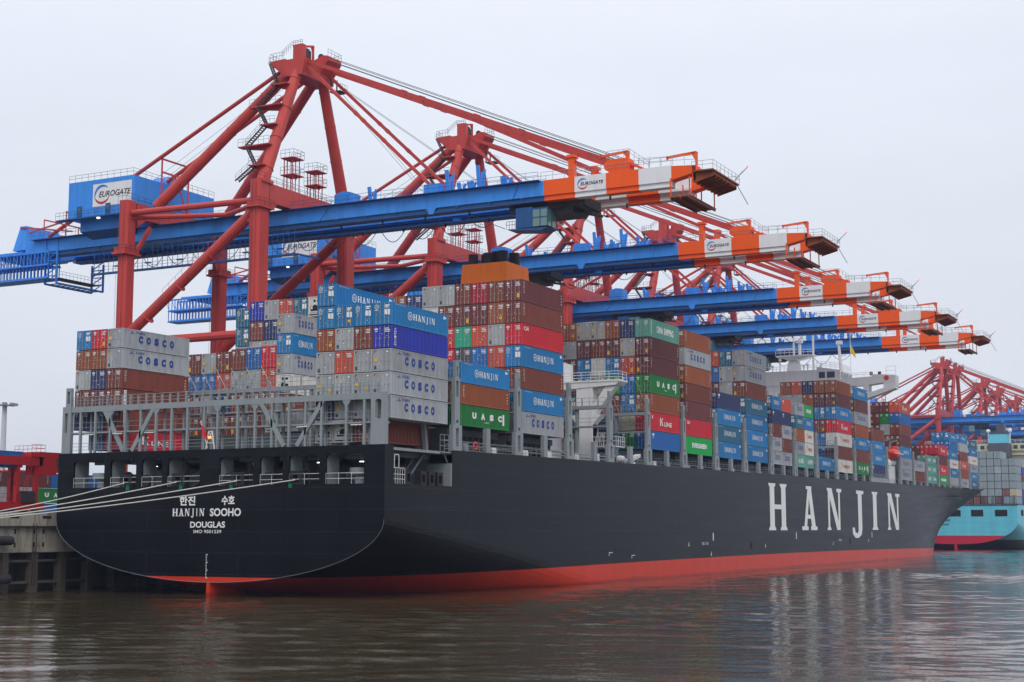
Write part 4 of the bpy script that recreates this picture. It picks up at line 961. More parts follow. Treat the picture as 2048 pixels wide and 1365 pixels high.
for r, cc in enumerate(('cchmnpO', 'nbbngum', 'nnbbmmm')): stack(13, r, cc, 2.76)
stack(14, 0, 'nc', 2.7); stack(14, 2, 'nncbus'.replace('s', 'H'), 2.76, nside=True)
stack(15, 0, 'sss', 2.47, half='a'); stack(15, 0, 'sss', 2.47, half='f'); stack(15, 1, 'ss', 2.9, half='a')
stack(15, 3, 'nnmmmw', 2.62, nside=True); stack(16, 0, 'ermr', 2.72); stack(16, 1, 'nnnv', 2.72); stack(16, 2, 'nnnm', 2.72)
stack(17, 0, 'ghWhph', 2.52); stack(17, 1, 'ndnnbh', 2.52); stack(18, 0, 'coOngh', 2.58); stack(19, 0, 'HhcWhH', 2.42)
# lashing rods crossed on the lowest visible tiers of the third and second bays
b = MB()
for x, r0, r1, z0, z1 in ((26.2, 12, 18, 24.7, 28.2), (20.8, 0, 2, 21.6, 24.5), (78.7, 0, 4, 24.6, 29.5), (93.4, 0, 1, 24.6, 29)):
    for r in range(r0, r1):
        y = row_y(r); b.tube((x, y-1.15, z0), (x, y+1.1, z1), .03, 4); b.tube((x, y+1.15, z0), (x, y-1.1, z1), .03, 4)
b.off(SO).build('lashing_rods', 'rod_steel', ship)
print('containers on the ship:', CNT)

# ================================================================== SHIP-TO-SHORE CRANES
CO = (61.7, 29.0, 9.2)
NX, FX, YW, YL = 50.0, 73.4, 29.0, 55.0
NG, FG = (57.0, 58.7), (64.7, 66.4)          # near and far box girder
GB, GT = 54.2, 56.4
BANDS = [(-15.5, -20.3, 0), (-20.3, -25.1, 1), (-25.1, -30.0, 0), (-30.0, -34.8, 1)]
def build_crane(label):
    cr = thing('gantry_crane', CO, label, 'gantry crane', 'gantry cranes on the quay')
    def part(b, name, ms, parent=None, **k): return b.off(CO).build(name, ms, parent or cr, **k)
    # legs
    for x, y, zt, zc in ((NX, YW, 59.8, 55.7), (FX, YW, 59.4, 55.7), (NX, YL, 59.2, 50.7), (FX, YL, 59.0, 50.7)):
        b = MB(); c = .25
        w = 1.35 if y == YW else 1.1
        pl = [(x-w, y-.95+c), (x-w+c, y-.95), (x+w-c, y-.95), (x+w, y-.95+c), (x+w, y+.95-c), (x+w-c, y+.95), (x-w+c, y+.95), (x-w, y+.95-c)]
        b.prism(pl, 'z', 9.9, zt); [b.prism([(u*1.012+x*-.012, v_*1.012-y*.012) for u, v_ in pl], 'z', zz, zz+.08) for zz in (18, 26, 34, 42)]; b.box(x-w-.14, x-w, y-.3, y-.1, 12, zt-.5); b.box(x-1.9, x+1.9, y-1.4, y+1.4, zc-.3, zc); b.box(x-1.6, x+1.6, y-1.2, y+1.2, zc, zc+.9)
        b.box(x-3.4, x+3.4, y-.9, y+.9, 9.9, 11.4)
        leg = part(b, 'leg', 'crane_red')
        r = MB(); r.rail([(x-1.9, y+1.4, zc), (x-1.9, y-1.4, zc), (x+1.9, y-1.4, zc)], 1.1, 1.2, .03); r.path([(x-1.45, y+.3, 12), (x-1.45, y+.3, zt)], .03, 4); r.path([(x-1.45, y+.75, 12), (x-1.45, y+.75, zt)], .03, 4)
        r.rail([(x-1.3, y+.9, zt), (x-1.3, y-.9, zt), (x+1.3, y-.9, zt)], 1.1, 1.1, .03)
        part(r, 'railing', 'crane_iron', leg)
        w_ = MB()
        for k in range(4): w_.lathe((x-2.6+k*1.73, y-.35, 9.6), [(.15, 0), (.4, .02), (.4, .68), (.15, .7)], 'y', 10)
        part(w_, 'bogie', 'crane_iron', leg)
    for y, z0, z1 in ((YW, 56.6, 59.5), (YL, 56.6, 59.0)):
        b = MB(); b.box(NX+1.3, FX-1.3, y-.9, y+.9, z0, z1); b.prism([(NX+1.3, z0), (NX+3.4, z0), (NX+1.3, z0-1.6)], 'y', y-.85, y+.85); b.prism([(FX-1.3, z0), (FX-3.4, z0), (FX-1.3, z0-1.6)], 'y', y-.85, y+.85)
        b.box(NX+6.9, NX+8.8, y-.8, y+.8, GT, z0); b.box(FX-8.8, FX-6.9, y-.8, y+.8, GT, z0)
        part(b, 'portal_beam', 'crane_red')
        r = MB(); r.rail([(NX+1.4, y-.95, z1), (FX-1.4, y-.95, z1)], 1.1, 1.5, .03); r.rail([(NX+1.4, y+.95, z1), (FX-1.4, y+.95, z1)], 1.1, 1.5, .03)
        part(r, 'railing', 'crane_iron')
    for y in (YW, YL):
        b = MB(); b.box(NX+1.3, FX-1.3, y-.7, y+.7, 11.4, 13.6); part(b, 'sill_beam', 'crane_red')
    for x, d in ((NX, 1), (FX, -1)):
        b = MB(); b.tube((x, YL-.9, 57.2), (x, YW+.9, 56.8), .48, 10); part(b, 'tie_tube', 'crane_red')
        b = MB(); b.tube((x, YL-.9, 36.4), (x, YW+.9, 36.4), .68, 10); part(b, 'tie_tube', 'crane_red')
        b = MB(); b.tube((x+d*.4, YL-.9, 56.5), (x+d*6.2, 40, 56.7), .4, 8); b.tube((x+d*6.2, 40, 56.7), (x+d*.4, YW+.9, 56.3), .4, 8); part(b, 'plan_brace', 'crane_red')
        b = MB(); b.tube((x, YW+1.2, 54.9), (x, YL-.3, 37.2), .85, 12); [b.tube((x, YW+1.2+23.5*t_, 54.9-17.7*t_), (x, YW+1.3+23.5*t_, 54.82-17.7*t_), .93, 12) for t_ in (.08, .33, .58, .84)]; b.rail([(x-.5, YW+8, 50.9), (x-.5, YW+18, 43.4)], .9, 1.5, .03, (1,)); b.prism([(YW+.9, 55.4), (YW+2.2, 55.4), (YW+2.4, 54), (YW+.9, 52.8)], 'x', x-.6, x+.6); part(b, 'diagonal_brace', 'crane_red')
        b = MB(); b.beam((x+d*1.3, YL-.7, 50.9), (x+d*4.6, YL-.7, 55.6), .5, .6); part(b, 'knee_brace', 'crane_red')
    # girders
    for (x0, x1), inn in ((NG, 1), (FG, -1)):
        b = MB(); b.box(x0, x1, -15.5, 84, GB, GT); xi = x1 if inn > 0 else x0
        xa, xb_ = (xi, xi+.5) if inn > 0 else (xi-.5, xi)
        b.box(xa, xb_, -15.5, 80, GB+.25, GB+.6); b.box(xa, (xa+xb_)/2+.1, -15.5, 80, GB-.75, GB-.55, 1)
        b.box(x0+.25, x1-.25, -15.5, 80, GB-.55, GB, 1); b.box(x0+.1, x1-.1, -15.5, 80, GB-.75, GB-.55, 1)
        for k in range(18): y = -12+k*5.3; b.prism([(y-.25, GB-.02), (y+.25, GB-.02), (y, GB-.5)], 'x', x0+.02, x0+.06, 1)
        b.prism([(2.2, GB), (3.8, GB), (3.4, GB-.9), (2.6, GB-.9)], 'x', x0-.05, x0+.15)
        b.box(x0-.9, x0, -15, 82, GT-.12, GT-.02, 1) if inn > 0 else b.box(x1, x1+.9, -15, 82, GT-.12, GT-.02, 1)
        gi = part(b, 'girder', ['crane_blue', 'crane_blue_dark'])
        b = MB()
        for y0, y1, m in BANDS:
            b.box(x0, x1, y1+.002, y0-.002, GB, GT, m); b.box(xa, xb_, y1, y0, GB+.25, GB+.6, m); b.box(x0+.1, x1-.1, y1, y0, GB-.75, GB-.55, m); b.box(x0+.25, x1-.25, y1, y0, GB-.55, GB, m)
        b.hexa([(x0, -38.4, GB+.9), (x1, -38.4, GB+.9), (x1, -34.8, GB+.15), (x0, -34.8, GB+.15), (x0, -38.4, GT-.35), (x1, -38.4, GT-.35), (x1, -34.8, GT-.1), (x0, -34.8, GT-.1)], 0)
        b.box(x0+.3, x1-.3, -20.0, -19.2, GT, GT+3.0, 0); b.box(x0+.1, x1-.1, -20.2, -19.0, GT+2.9, GT+3.3, 0)
        part(b, 'boom_tip', ['crane_orange', 'crane_white'])
        r = MB(); xe = x0 if inn > 0 else x1
        xr = xe-.85*inn
        r.rail([(xr, 82, GT), (xr, -15, GT)], 1.1, 2.0, .03); r.rail([(xi, 24, GT), (xi, -15, GT)], 1.1, 2.0, .03); part(r, 'railing', 'crane_blue_dark')
        r = MB(); r.rail([(xe, -15, GT), (xe, -30, GT), (xe, -34.8, GT)], 1.2, 1.9, .03); r.rail([(xe, -30, GT+.3), (xe, -38.4, GT-.2)], 1.2, 1.6, .03); part(r, 'railing', 'rail_grey')
        for y, h in ((13.8, 2.2), (.3, 3.3), (-4.9, 3.4), (-1.7, 1.2), (-3.4, 1.2), (-9.3, 1.4)):
            b = MB(); b.beam((x0+.3, y, GT), (x0+.1, y+.15, GT+h), .35, .5); b.beam((x1-.3, y, GT), (x1-.05, y+.1, GT+h*.8), .35, .5); b.beam((x0+.3, y-.5, GT), (x0+.2, y-1.0, GT+h*.8), .2, .3); part(b, 'stay_rest', 'crane_blue')
        b = MB(); b.box(x0+.1, x1-.2, 1.6, 4.4, GT, GT+1.5); part(b, 'stay_anchor', 'crane_blue')
        for ya, yb in ((22.8, 20.8), (-10.6, -11.6)): l = MB(); l.tube((xe-.08*inn, ya, GB), (xe-.08*inn, yb, GT+.2), .07, 5); part(l, 'conduit', 'crane_blue')
        for k in range(7): f = MB(); y = 20-k*7.5; f.tube((xi, y, GB-.6), (xi, y, GB-1.3), .16, 6); part(f, 'floodlight', 'crane_iron')
    sg = Sign((NG[0]-.02, 0, 0), (0, -1, 0), (0, 0, 1)); sg.gate_logo(20.75, 24.75, GB+.25, GT-.35, 0, 1, 2); part(sg.b, 'company_sign', ['logo_blue', 'logo_red', 'letter_black'])
    # boom end platforms
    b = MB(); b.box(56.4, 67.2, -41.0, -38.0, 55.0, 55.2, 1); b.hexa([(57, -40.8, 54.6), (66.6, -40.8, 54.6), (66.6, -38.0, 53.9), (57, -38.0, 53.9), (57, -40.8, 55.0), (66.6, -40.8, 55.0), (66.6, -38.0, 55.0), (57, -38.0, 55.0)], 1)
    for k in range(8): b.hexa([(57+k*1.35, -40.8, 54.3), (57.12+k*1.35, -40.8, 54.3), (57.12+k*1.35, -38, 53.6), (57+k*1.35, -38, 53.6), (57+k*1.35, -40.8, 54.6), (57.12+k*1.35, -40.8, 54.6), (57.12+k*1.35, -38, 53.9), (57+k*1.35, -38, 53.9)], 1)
    b.box(57, 66.4, -38.3, -37.8, 53.9, 56.0)
    part(b, 'boom_end_platform', ['crane_orange', 'platform_rust_shade'])
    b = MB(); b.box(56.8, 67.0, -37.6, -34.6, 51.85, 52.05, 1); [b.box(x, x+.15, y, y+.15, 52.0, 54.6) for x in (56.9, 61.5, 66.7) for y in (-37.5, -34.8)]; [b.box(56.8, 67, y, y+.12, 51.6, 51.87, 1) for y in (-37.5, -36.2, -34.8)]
    part(b, 'hanging_platform', ['crane_orange', 'platform_rust_shade'])
    b = MB(); b.box(57.2, 59.4, -28.4, -25.4, GT, GT+1.9); b.lathe((57.6, -25.4, GT+1.1), [(.2, -.2), (.8, -.15), (.8, .15), (.2, .2)], 'x', 14); b.beam((58.6, -27.6, GT+1.7), (58.6, -30.4, GT+.2), 1.6, .3); part(b, 'stay_anchor', 'crane_orange')
    b = MB(); b.box(64.2, 66.4, -28.4, -25.4, GT, GT+1.9); part(b, 'stay_anchor', 'crane_orange')
    for y, h in ((-28.2, 2.9), (-38.2, 1.6)):
        b = MB(); b.box(57.6, 57.9, y-.15, y+.15, GT-.2, GT+h); b.beam((57.75, y, GT+h), (57.75, y+4.3, GT+h-.3), .26, .34); b.prism([(y-.2, GT+h), (y+.8, GT+h), (y, GT+h-1.4)], 'x', 57.62, 57.88); b.box(57.62, 57.88, y+4.1, y+4.35, GT+h-.6, GT+h-.1)
        part(b, 'jib_crane', 'crane_orange')
    r = MB(); r.rail([(56.4, -38.0, 55.2), (56.4, -41.0, 55.2), (67.2, -41.0, 55.2), (67.2, -38, 55.2)], 1.2, 1.5, .03); r.rail([(57.2, -25.2, GT+1.9), (57.2, -28.6, GT+1.9), (59.2, -30.6, GT+.3)], 1.2, .9, .03)
    r.tube((66.8, -40.8, 55), (67.2, -42.2, 52.2), .06, 5); r.beam((67, -40.6, 56), (67, -42.2, 57.4), .09, .09); r.beam((66.4, -40.6, 55.6), (66.4, -41.8, 56.8), .09, .09)
    part(r, 'railing', 'rail_grey')
    l = MB(); l.tube((67.0, -42.2, 57.4), (67.0, -42.35, 57.65), .12, 6); part(l, 'obstruction_lamp', 'lamp_red')
    # pylon
    for x0, x1 in ((NX+.5, 58.4), (FX-.5, 65.0)):
        b = MB(); b.tube((x0, YW, 59.4), (x1, YW-.6, 79.5), 1.0, 14, .82); b.box(x0-1.3, x0+1.3, YW-1.2, YW+1.2, 59.4, 59.9)
        for t_ in (.12, .38, .64, .9): c_ = Vector((x0+(x1-x0)*t_, YW-.6*t_, 59.4+20.1*t_)); d_ = Vector((x1-x0, -.6, 20.1)).normalized(); b.tube(c_, c_+d_*.14, 1.09-.17*t_, 14)
        part(b, 'pylon_leg', 'crane_red', smooth=False)
    for x0, x1 in ((53.4, 58.6), (70.0, 64.8)):
        b = MB(); b.tube((x0, 52.0, 58.6), (x1, YW+.6, 79.6), .92, 14, .85)
        for t_ in (.05, .3, .55, .8): c_ = Vector((x0+(x1-x0)*t_, 52+(YW+.6-52)*t_, 58.6+21*t_)); d_ = Vector((x1-x0, YW+.6-52, 21)).normalized(); b.tube(c_, c_+d_*.14, 1.0-.06*t_, 14)
        part(b, 'rear_pylon_leg', 'crane_red')
    b = MB(); b.hexa([(57.4, 27.0, 78.2), (66.2, 27.0, 78.4), (66.2, 30.6, 78.4), (57.4, 30.4, 78.2), (57.4, 26.5, 80.9), (66.2, 26.7, 81.3), (66.2, 30.8, 81.3), (57.4, 30.8, 80.9)])
    b.prism([(30.4, 78.3), (33.3, 80.7), (33.3, 81.1), (30.4, 81.2)], 'x', 57.6, 59.8); b.prism([(27.4, 78.8), (25.4, 81.6), (25.4, 82.3), (26.4, 82.5), (29.8, 81.2)], 'x', 62.2, 66.0); b.box(57.5, 58.5, 27.0, 28.8, 80.8, 83.2)
    b.box(58.8, 59.9, 27.3, 28.5, 80.9, 82.9, 1); b.box(60.2, 60.6, 27.5, 27.9, 80.9, 82.8, 1)
    b.box(61.3, 61.6, 27.6, 27.9, 81, 84.0); b.beam((61.45, 27.7, 83.9), (59.2, 28.6, 83.4), .24, .3); b.prism([(27.8, 83.9), (28.2, 83.9), (27.8, 82.6)], 'x', 61.35, 61.55)
    for x in (62.6, 63.8, 65.0): b.lathe((x, 27.0, 82.4), [(.1, -.16), (.5, -.14), (.5, .14), (.1, .16)], 'x', 12, mi=1)
    b.box(64.6, 66.6, 24.6, 26.6, 77.0, 77.15, 1); b.box(66.4, 66.52, 26.4, 26.6, 77.0, 79.5, 1); b.box(64.7, 64.85, 26.4, 26.6, 77.0, 79.5, 1)
    part(b, 'pylon_head', ['crane_red', 'crane_iron'])
    r = MB(); r.rail([(57.6, 30.8, 81.2), (57.6, 33.3, 81.1), (59.8, 33.3, 81.1)], 1.2, .7, .03); r.rail([(57.6, 28.9, 82.8), (57.6, 31, 81.4)], 1.1, .5, .03); r.rail([(57.5, 28.8, 83.2), (57.5, 27.0, 83.2)], .6, .4, .03); r.rail([(62.2, 25.4, 82.3), (66.0, 25.4, 82.3), (66.0, 28.5, 82.0)], 1.1, .9, .03); r.rail([(64.6, 24.6, 77.1), (66.6, 24.6, 77.1)], 1.2, .7, .03)
    part(r, 'railing', 'crane_iron')
    # stairs on the near leg
    b = MB(); pts = []
    zs = [59.9, 62.4, 65.9, 69.4, 72.9, 76.6, 80.8]
    for i, z in enumerate(zs):
        t = (z-59.4)/20.1; pts.append((NX+.5+7.9*t-1.3, YW+(1.2 if i % 2 else 3.9)+.3*t, z))
    for i in range(6):
        p, q_ = Vector(pts[i]), Vector(pts[i+1]); dx = Vector((.45, 0, 0))
        b.beam(p-dx, q_-dx, .08, .24); b.beam(p+dx, q_+dx, .08, .24)
        n = 11
        for k in range(1, n): c = p+(q_-p)*k/n; b.box(c.x-.45, c.x+.45, c.y-.13, c.y+.13, c.z-.03, c.z+.03)
        b.rail([p-dx, q_-dx], 1.0, 1.1, .025)
    part(b, 'stair', 'crane_iron')
    b = MB(); r = MB()
    for i, p in enumerate(pts[1:-1]):
        t = (p[2]-59.4)/20.1; xl = NX+.5+7.9*t; ye = p[1]+(1.0 if not (i+1) % 2 else -.9)
        y0, y1 = min(YW-.6, ye), max(YW+.6, ye+.3); y1 = max(y1, p[1]+.9)
        b.box(xl-1.9, xl-.5, y0, y1, p[2]-.2, p[2]-.02); b.prism([(YW, p[2]-1.0), (YW, p[2]-.2), (y1, p[2]-.2)], 'x', xl-.7, xl-.55)
        r.rail([(xl-1.9, y1, p[2]), (xl-1.9, y0, p[2])], 1.1, 1.0, .025)
    part(b, 'stair_landing', 'crane_red'); part(r, 'railing', 'crane_iron')
    # platform towers on the water-side beam
    for x, h in ((58.0, 5.4), (64.3, 4.6)):
        b = MB(); r = MB()
        for dx in (-.9, -.1, .9):
            for dy in (-.8, .8): b.tube((x+dx, YW+dy, 59.3), (x+dx, YW+dy, 59.5+h), .09, 5)
        for z in (59.5+h, 59.5+h*.5): b.box(x-1.3, x+1.5, YW-1.3, YW+1.2, z-.15, z); r.rail([(x-1.3, YW+1.2, z), (x-1.3, YW-1.3, z), (x+1.5, YW-1.3, z), (x+1.5, YW+1.2, z)], 1.2, .9, .03)
        b.prism([(YW-1.3, 59.4+h*.5), (YW-.8, 59.4+h*.5), (YW-.8, 58.7+h*.5)], 'x', x-.1, x+.1)
        for k in range(14): b.tube((x-.5, YW+.8, 59.6+k*h/14), (x-.1, YW+.8, 59.6+k*h/14), .03, 4)
        part(b, 'platform_tower', 'crane_red'); part(r, 'railing', 'crane_iron')
    b = MB(); b.prism([(22.0, 56.4), (25.0, 56.4), (25.0, 59.9), (23.5, 60.3), (22.0, 60.1)], 'x', 64.0, 67.0); part(b, 'electrical_house', 'crane_blue')
    # stays
    for x, xa in ((57.85, 58.6), (65.55, 64.9)):
        b = MB(); a, e = Vector((xa, 26.8, 80.6)), Vector((x, -26.2, 57.9)); b.beam(a, e, .3, .6)
        for t in (.34, .40, .58, .72): p = a+(e-a)*t; b.beam(p-(e-a).normalized()*.5, p+(e-a).normalized()*.5, 0.38, .8)
        a2, e2 = Vector((xa, 26.4, 78.2)), Vector((x, -23.6, 57.0)); b.beam(a+(e-a)*.47, e2, .22, .36); part(b, 'fore_stay', 'crane_red')
        b = MB(); a, e = Vector((xa, 26.9, 79.8)), Vector((x, 3.0, 57.3)); b.beam(a, e, .3, .5)
        for t in (.4, .46, .62): p = a+(e-a)*t; b.beam(p-(e-a).normalized()*.35, p+(e-a).normalized()*.35, .36, .6)
        part(b, 'fore_stay', 'crane_red')
        b = MB(); b.tube((xa, 30.4, 80.2), (x, 79.5, 57.0), .33, 8); part(b, 'back_stay', 'crane_red')
    b = MB()
    for x in (58.3, 65.0): b.tube((x, 55.4, 58.0), (x, 55.4, 68.6), .16, 6)
    b.beam((58.3, 55.4, 68.0), (65, 55.4, 68.0), .25, .25); b.beam((58.3, 55.4, 65.8), (65, 55.4, 65.8), .25, .25); b.beam((58.3, 55.4, 59.5), (61.6, 55.4, 65.8), .18, .18); b.beam((65, 55.4, 59.5), (61.6, 55.4, 65.8), .18, .18); b.box(58.0, 58.6, 55.1, 55.7, 58, 60.4); b.box(64.7, 65.3, 55.1, 55.7, 58, 60.4)
    part(b, 'stay_frame', 'crane_red')
    b = MB()
    for x, dz in ((60.5, 0), (62.9, 0), (61.2, -.5), (62.2, -.5)): b.tube((x+2, 25.6, 82.2+dz), (x, -27.5, 58.6+dz), .045, 4, cap=False)
    for x in (60.9, 62.5): b.tube((x+3, 25.6, 78.5), (x, -4.5, 57.0), .03, 4, cap=False); b.tube((x, 30.5, 80), (x, 60.0, 65.0), .03, 4, cap=False); b.tube((x+3, 25.2, 77.2), (x, 6, 57), .03, 4, cap=False)
    part(b, 'hoist_rope', 'cable_dark')
    # machine house
    X0, X1, Y0, Y1, Z0_, Z1_ = 54.0, 74.6, 57.6, 71.6, 58.4, 64.7
    b = MB(); c = .3
    b.prism([(X0+c, Y0), (X1, Y0), (X1, Y1), (X0, Y1), (X0, Y0+c)], 'z', Z0_, Z1_); b.box(X0+1.4, X1-3, Y0+1.2, Y1-1.5, 56.5, Z0_); b.hexa([(X0+3.2, Y0+2, 55.2), (X1-4, Y0+2, 55.2), (X1-4, Y1-3, 55.2), (X0+3.2, Y1-3, 55.2), (X0+1.4, Y0+1.2, 56.5), (X1-3, Y0+1.2, 56.5), (X1-3, Y1-1.5, 56.5), (X0+1.4, Y1-1.5, 56.5)], 1)
    for k in range(9): y = Y0+1.2+k*1.55; b.box(X0-.03, X0, y, y+.05, Z0_+.1, Z1_-.1)
    b.prism([(X0+11, Z1_), (X0+11, Z1_+1.5), (X0+11.8, Z1_+2.4), (X0+14.6, Z1_+2.4), (X0+15.4, Z1_+1.5), (X0+15.4, Z1_)], 'y', Y0+2.5, Y0+6)
    b.box(X0-.9, X0, Y0+1.5, Y1+.8, Z0_-.2, Z0_, 1); b.box(X0-1.2, X0, Y1-1.0, Y1+1.6, Z0_-.3, Z0_-.1, 1)
    b.box(X0+5, X0+8.5, Y0-.2, Y0, Z0_+.6, Z0_+2.2, 1)
    mh = part(b, 'machine_house', ['crane_blue', 'crane_blue_dark'])
    r = MB(); r.rail([(X0, Y1, Z1_), (X0, Y0, Z1_), (X1, Y0, Z1_)], 1.15, 1.45, .03); r.rail([(X0-1.2, Y1+1.6, Z0_-.1), (X0-1.2, Y1-1, Z0_-.1)], 1.2, .8, .03); r.rail([(X0-.9, Y1-1, Z0_), (X0-.9, Y0+1.5, Z0_)], 1.1, 1.5, .03); part(r, 'railing', 'crane_iron', mh)
    for y, z in ((Y1-2.0, Z0_), (Y0+5.8, Z0_)):
        b = MB(); b.box(X0-.06, X0-.01, y-1.1, y, z, z+2.1); part(b, 'door', 'crane_blue_dark', mh)
        b = MB(); b.box(X0-.09, X0-.06, y-.8, y-.3, z+1.1, z+1.8); part(b, 'window', 'window_glass', mh)
    sg = Sign((X0-.05, 0, 0), (0, -1, 0), (0, 0, 1)); sg.rect(-66.2, -57.9, 60.1, 63.9, 3, 0); sg.gate_logo(-65.9, -58.0, 60.4, 63.7, 0, 1, 2); part(sg.b, 'company_sign', ['logo_blue', 'logo_red', 'letter_black', 'crane_white'], mh)
    b = MB(); b.box(X0-.95, X0-.6, 63.9, 64.4, 57.85, 58.1); part(b, 'work_lamp', 'lamp_white', mh)
    # rear end: tapered head, red ladder frame, hanging racks
    b = MB(); b.hexa([(57, 84, 55.0), (66.4, 84, 55.0), (66.4, 87.0, 55.0), (57, 87.0, 55.0), (57.8, 84.8, 59.4), (65.6, 84.8, 59.4), (65.6, 86.2, 59.4), (57.8, 86.2, 59.4)]); b.box(56.2, 67.2, 84, 93, 54.2, 54.5); b.hexa([(57, 80, GT), (58.7, 80, GT), (58.7, 84, GT), (57, 84, GT), (57, 80, GT+.3), (58.7, 80, GT+.3), (58.7, 84, GT+1.0), (57, 84, GT+1.0)])
    part(b, 'rear_head', 'crane_blue')
    b = MB()
    for x in (57.6, 65.8):
        for a, e in (((x, 86, 59.2), (x, 74, 57.4)), ((x, 80.5, 60), (x, 71.5, 57.6)), ((x, 84, 58), (x, 74, 59.6)), ((x, 75.5, 61), (x, 72, 58.6))): b.beam(a, e, .2, .24)
        b.tube((x, 80.5, 56.4), (x, 80.5, 60), .1, 5); b.tube((x, 75.5, 56.4), (x, 75.5, 61), .1, 5)
    part(b, 'rear_frame', 'crane_red')
    b = MB()
    for x in (56.0, 58.6):
        for z in (54.0, 51.8, 49.6): b.box(x-.12, x+.12, 77.5, 96, z-.15, z+.15)
        for k in range(24):
            y = 77.6+k*.8; b.box(x-.07, x+.07, y-.06, y+.06, 49.6, 54.0)
            if k % 2: b.beam((x, y, 52), (x, y+.8, 53.9), .06, .08)
    b.box(55.6, 59, 77.5, 96, 49.35, 49.5); b.box(55.6, 59, 77.5, 96, 51.6, 51.72)
    part(b, 'cable_rack', 'crane_blue')
    b = MB(); r = MB()
    for x in (57.0, 68.2):
        for y in (79.2, 76.6): b.box(x-.14, x+.14, y-.14, y+.14, 48.6, 56.2 if x < 60 else 53.5)
        for k in range(4): b.beam((x, 79.2, 48.8+k*1.3), (x, 76.6, 50.1+k*1.3), .12, .14); b.box(x-.08, x+.08, 76.6, 79.2, 49.9+k*1.3, 50.05+k*1.3)
    for y in (79.2, 76.6): b.box(57, 68.2, y-.15, y+.15, 48.5, 48.8)
    for k in range(9): b.box(57.8+k*1.2, 58.0+k*1.2, 76.6, 79.2, 48.6, 48.75)
    b.box(58, 67.5, 76.8, 79, 49.6, 49.75, 1)
    r.rail([(57.5, 76.6, 49.7), (68, 76.6, 49.7)], 1.1, .9, .03)
    part(b, 'spreader_cradle', ['crane_blue', 'crane_iron']); part(r, 'railing', 'crane_blue')
    # walkway slung under the girder, with hangers and drooping festoon cables
    b = MB(); x = 56.3
    b.box(x-.3, x+.3, 26.5, 68.0, 49.1, 49.4); b.beam((x, 26.5, 49.25), (x-3, 20.5, 47.6), .5, .3)
    for k in range(40):
        y = 27+k*1.04; b.tube((x, y, 49.3), (x, y, 53.4), .06, 4, cap=False)
        if k % 2: b.tube((x, y, 52.2), (x, y+.6, 53.3), .05, 4, cap=False)
    b.rail([(x+.35, 26.5, 49.4), (x+.35, 68, 49.4)], 1.1, 2.1, .025)
    for k in range(6): b.box(x-.5, x+.1, 29+k*6.6, 30.0+k*6.6, 50.2, 50.35)
    part(b, 'service_walkway', 'crane_blue_dark')
    b = MB()
    for k in range(16):
        y0 = 66-k*5.2; P = [(60.0, y0-5.2*i/10, 53.0-(2.6 if y0 > 0 else 1.8)*math.sin(math.pi*i/10)**.9) for i in range(11)]
        if y0-5.2 > -11: b.path(P, .06, 4)
    part(b, 'festoon_cable', 'cable_dark')
    # trolley and driver's cab
    b = MB(); b.box(58.9, 64.5, -21.0, -9.0, 52.7, 54.0); b.box(59.2, 64.2, -19, -11, 51.9, 52.7)
    for k in range(6): b.box(59.0, 64.4, -20.6+k*2.1, -20.3+k*2.1, 52.4, 52.7)
    b.beam((58.9, -17, 52.6), (64, -21.5, 51.9), .35, .35)
    part(b, 'trolley', 'cable_dark')
    b = MB(); b.box(57.2, 60.2, -13.5, -10.9, 49.9, 52.8); b.hexa([(57.2, -15.0, 49.3), (60.2, -15.0, 49.3), (60.2, -10.4, 49.7), (57.2, -10.4, 49.7), (57.2, -16.0, 49.7), (60.2, -16.0, 49.7), (60.2, -9.4, 49.9), (57.2, -9.4, 49.9)]); b.box(57.2, 60.2, -16.0, -13.5, 52.4, 52.6)
    for x in (57.25, 58.6, 60.15): b.box(x-.05, x+.05, -16.02, -15.92, 49.9, 52.4)
    for y in (-14.8, -13.55, -15.97): b.box(57.15, 57.25, y-.05, y+.05, 49.9, 52.4)
    b.box(57.15, 57.25, -16, -13.5, 51.2, 51.3)
    cab = part(b, 'driver_cab', 'crane_blue_dark')
    b = MB(); b.box(57.22, 60.15, -15.95, -13.52, 49.95, 52.38); part(b, 'window', 'cab_glass', cab)
    r = MB(); r.rail([(57.2, -9.4, 49.9), (57.2, -10.8, 49.9)], 1.1, .5, .035); r.path([(57.2, -9.2, 50), (57.2, -5.5, 51.6), (57.3, -3.0, 53.2)], .05); part(r, 'railing', 'crane_iron', cab)
    return cr
def copy_tree(o, parent=None):
    c = o.copy(); COL.objects.link(c); c.parent = parent
    for ch in list(o.children): copy_tree(ch, c)
    return c
WORDS = ['first crane of the row by the stern, with driver cab under its boom', 'second crane of the near row, its boom just under the nearest one',
         'third crane of the near row, its pylon hidden behind the first boom', 'fourth crane of the near row, boom tip second lowest', 'last crane of the near row, with the lowest boom',
         'hazy distant crane, tallest of the far cluster beyond the bow', 'hazy distant crane, second tallest in the far cluster', 'hazy distant crane in the middle of the far cluster', 'hazy distant crane, second lowest in the far cluster', 'hazy distant crane, lowest of the far cluster above the pale blue ship']
c0 = build_crane(WORDS[0])
for w_, dx, dz in zip(WORDS[1:], (52.5, 108.2, 154.0, 196.8, 489, 517, 586, 630, 688), (0, 0, 0, 0, -.6, -.8, -2, -3, -4.5)):
    c = copy_tree(c0); c.location = (CO[0]+dx, CO[1], CO[2]+dz*.4); c['label'] = w_
    for ch in c.children:
        if ch.name.split('.')[0] in ('driver_cab', 'trolley'): ch.location.y += 31

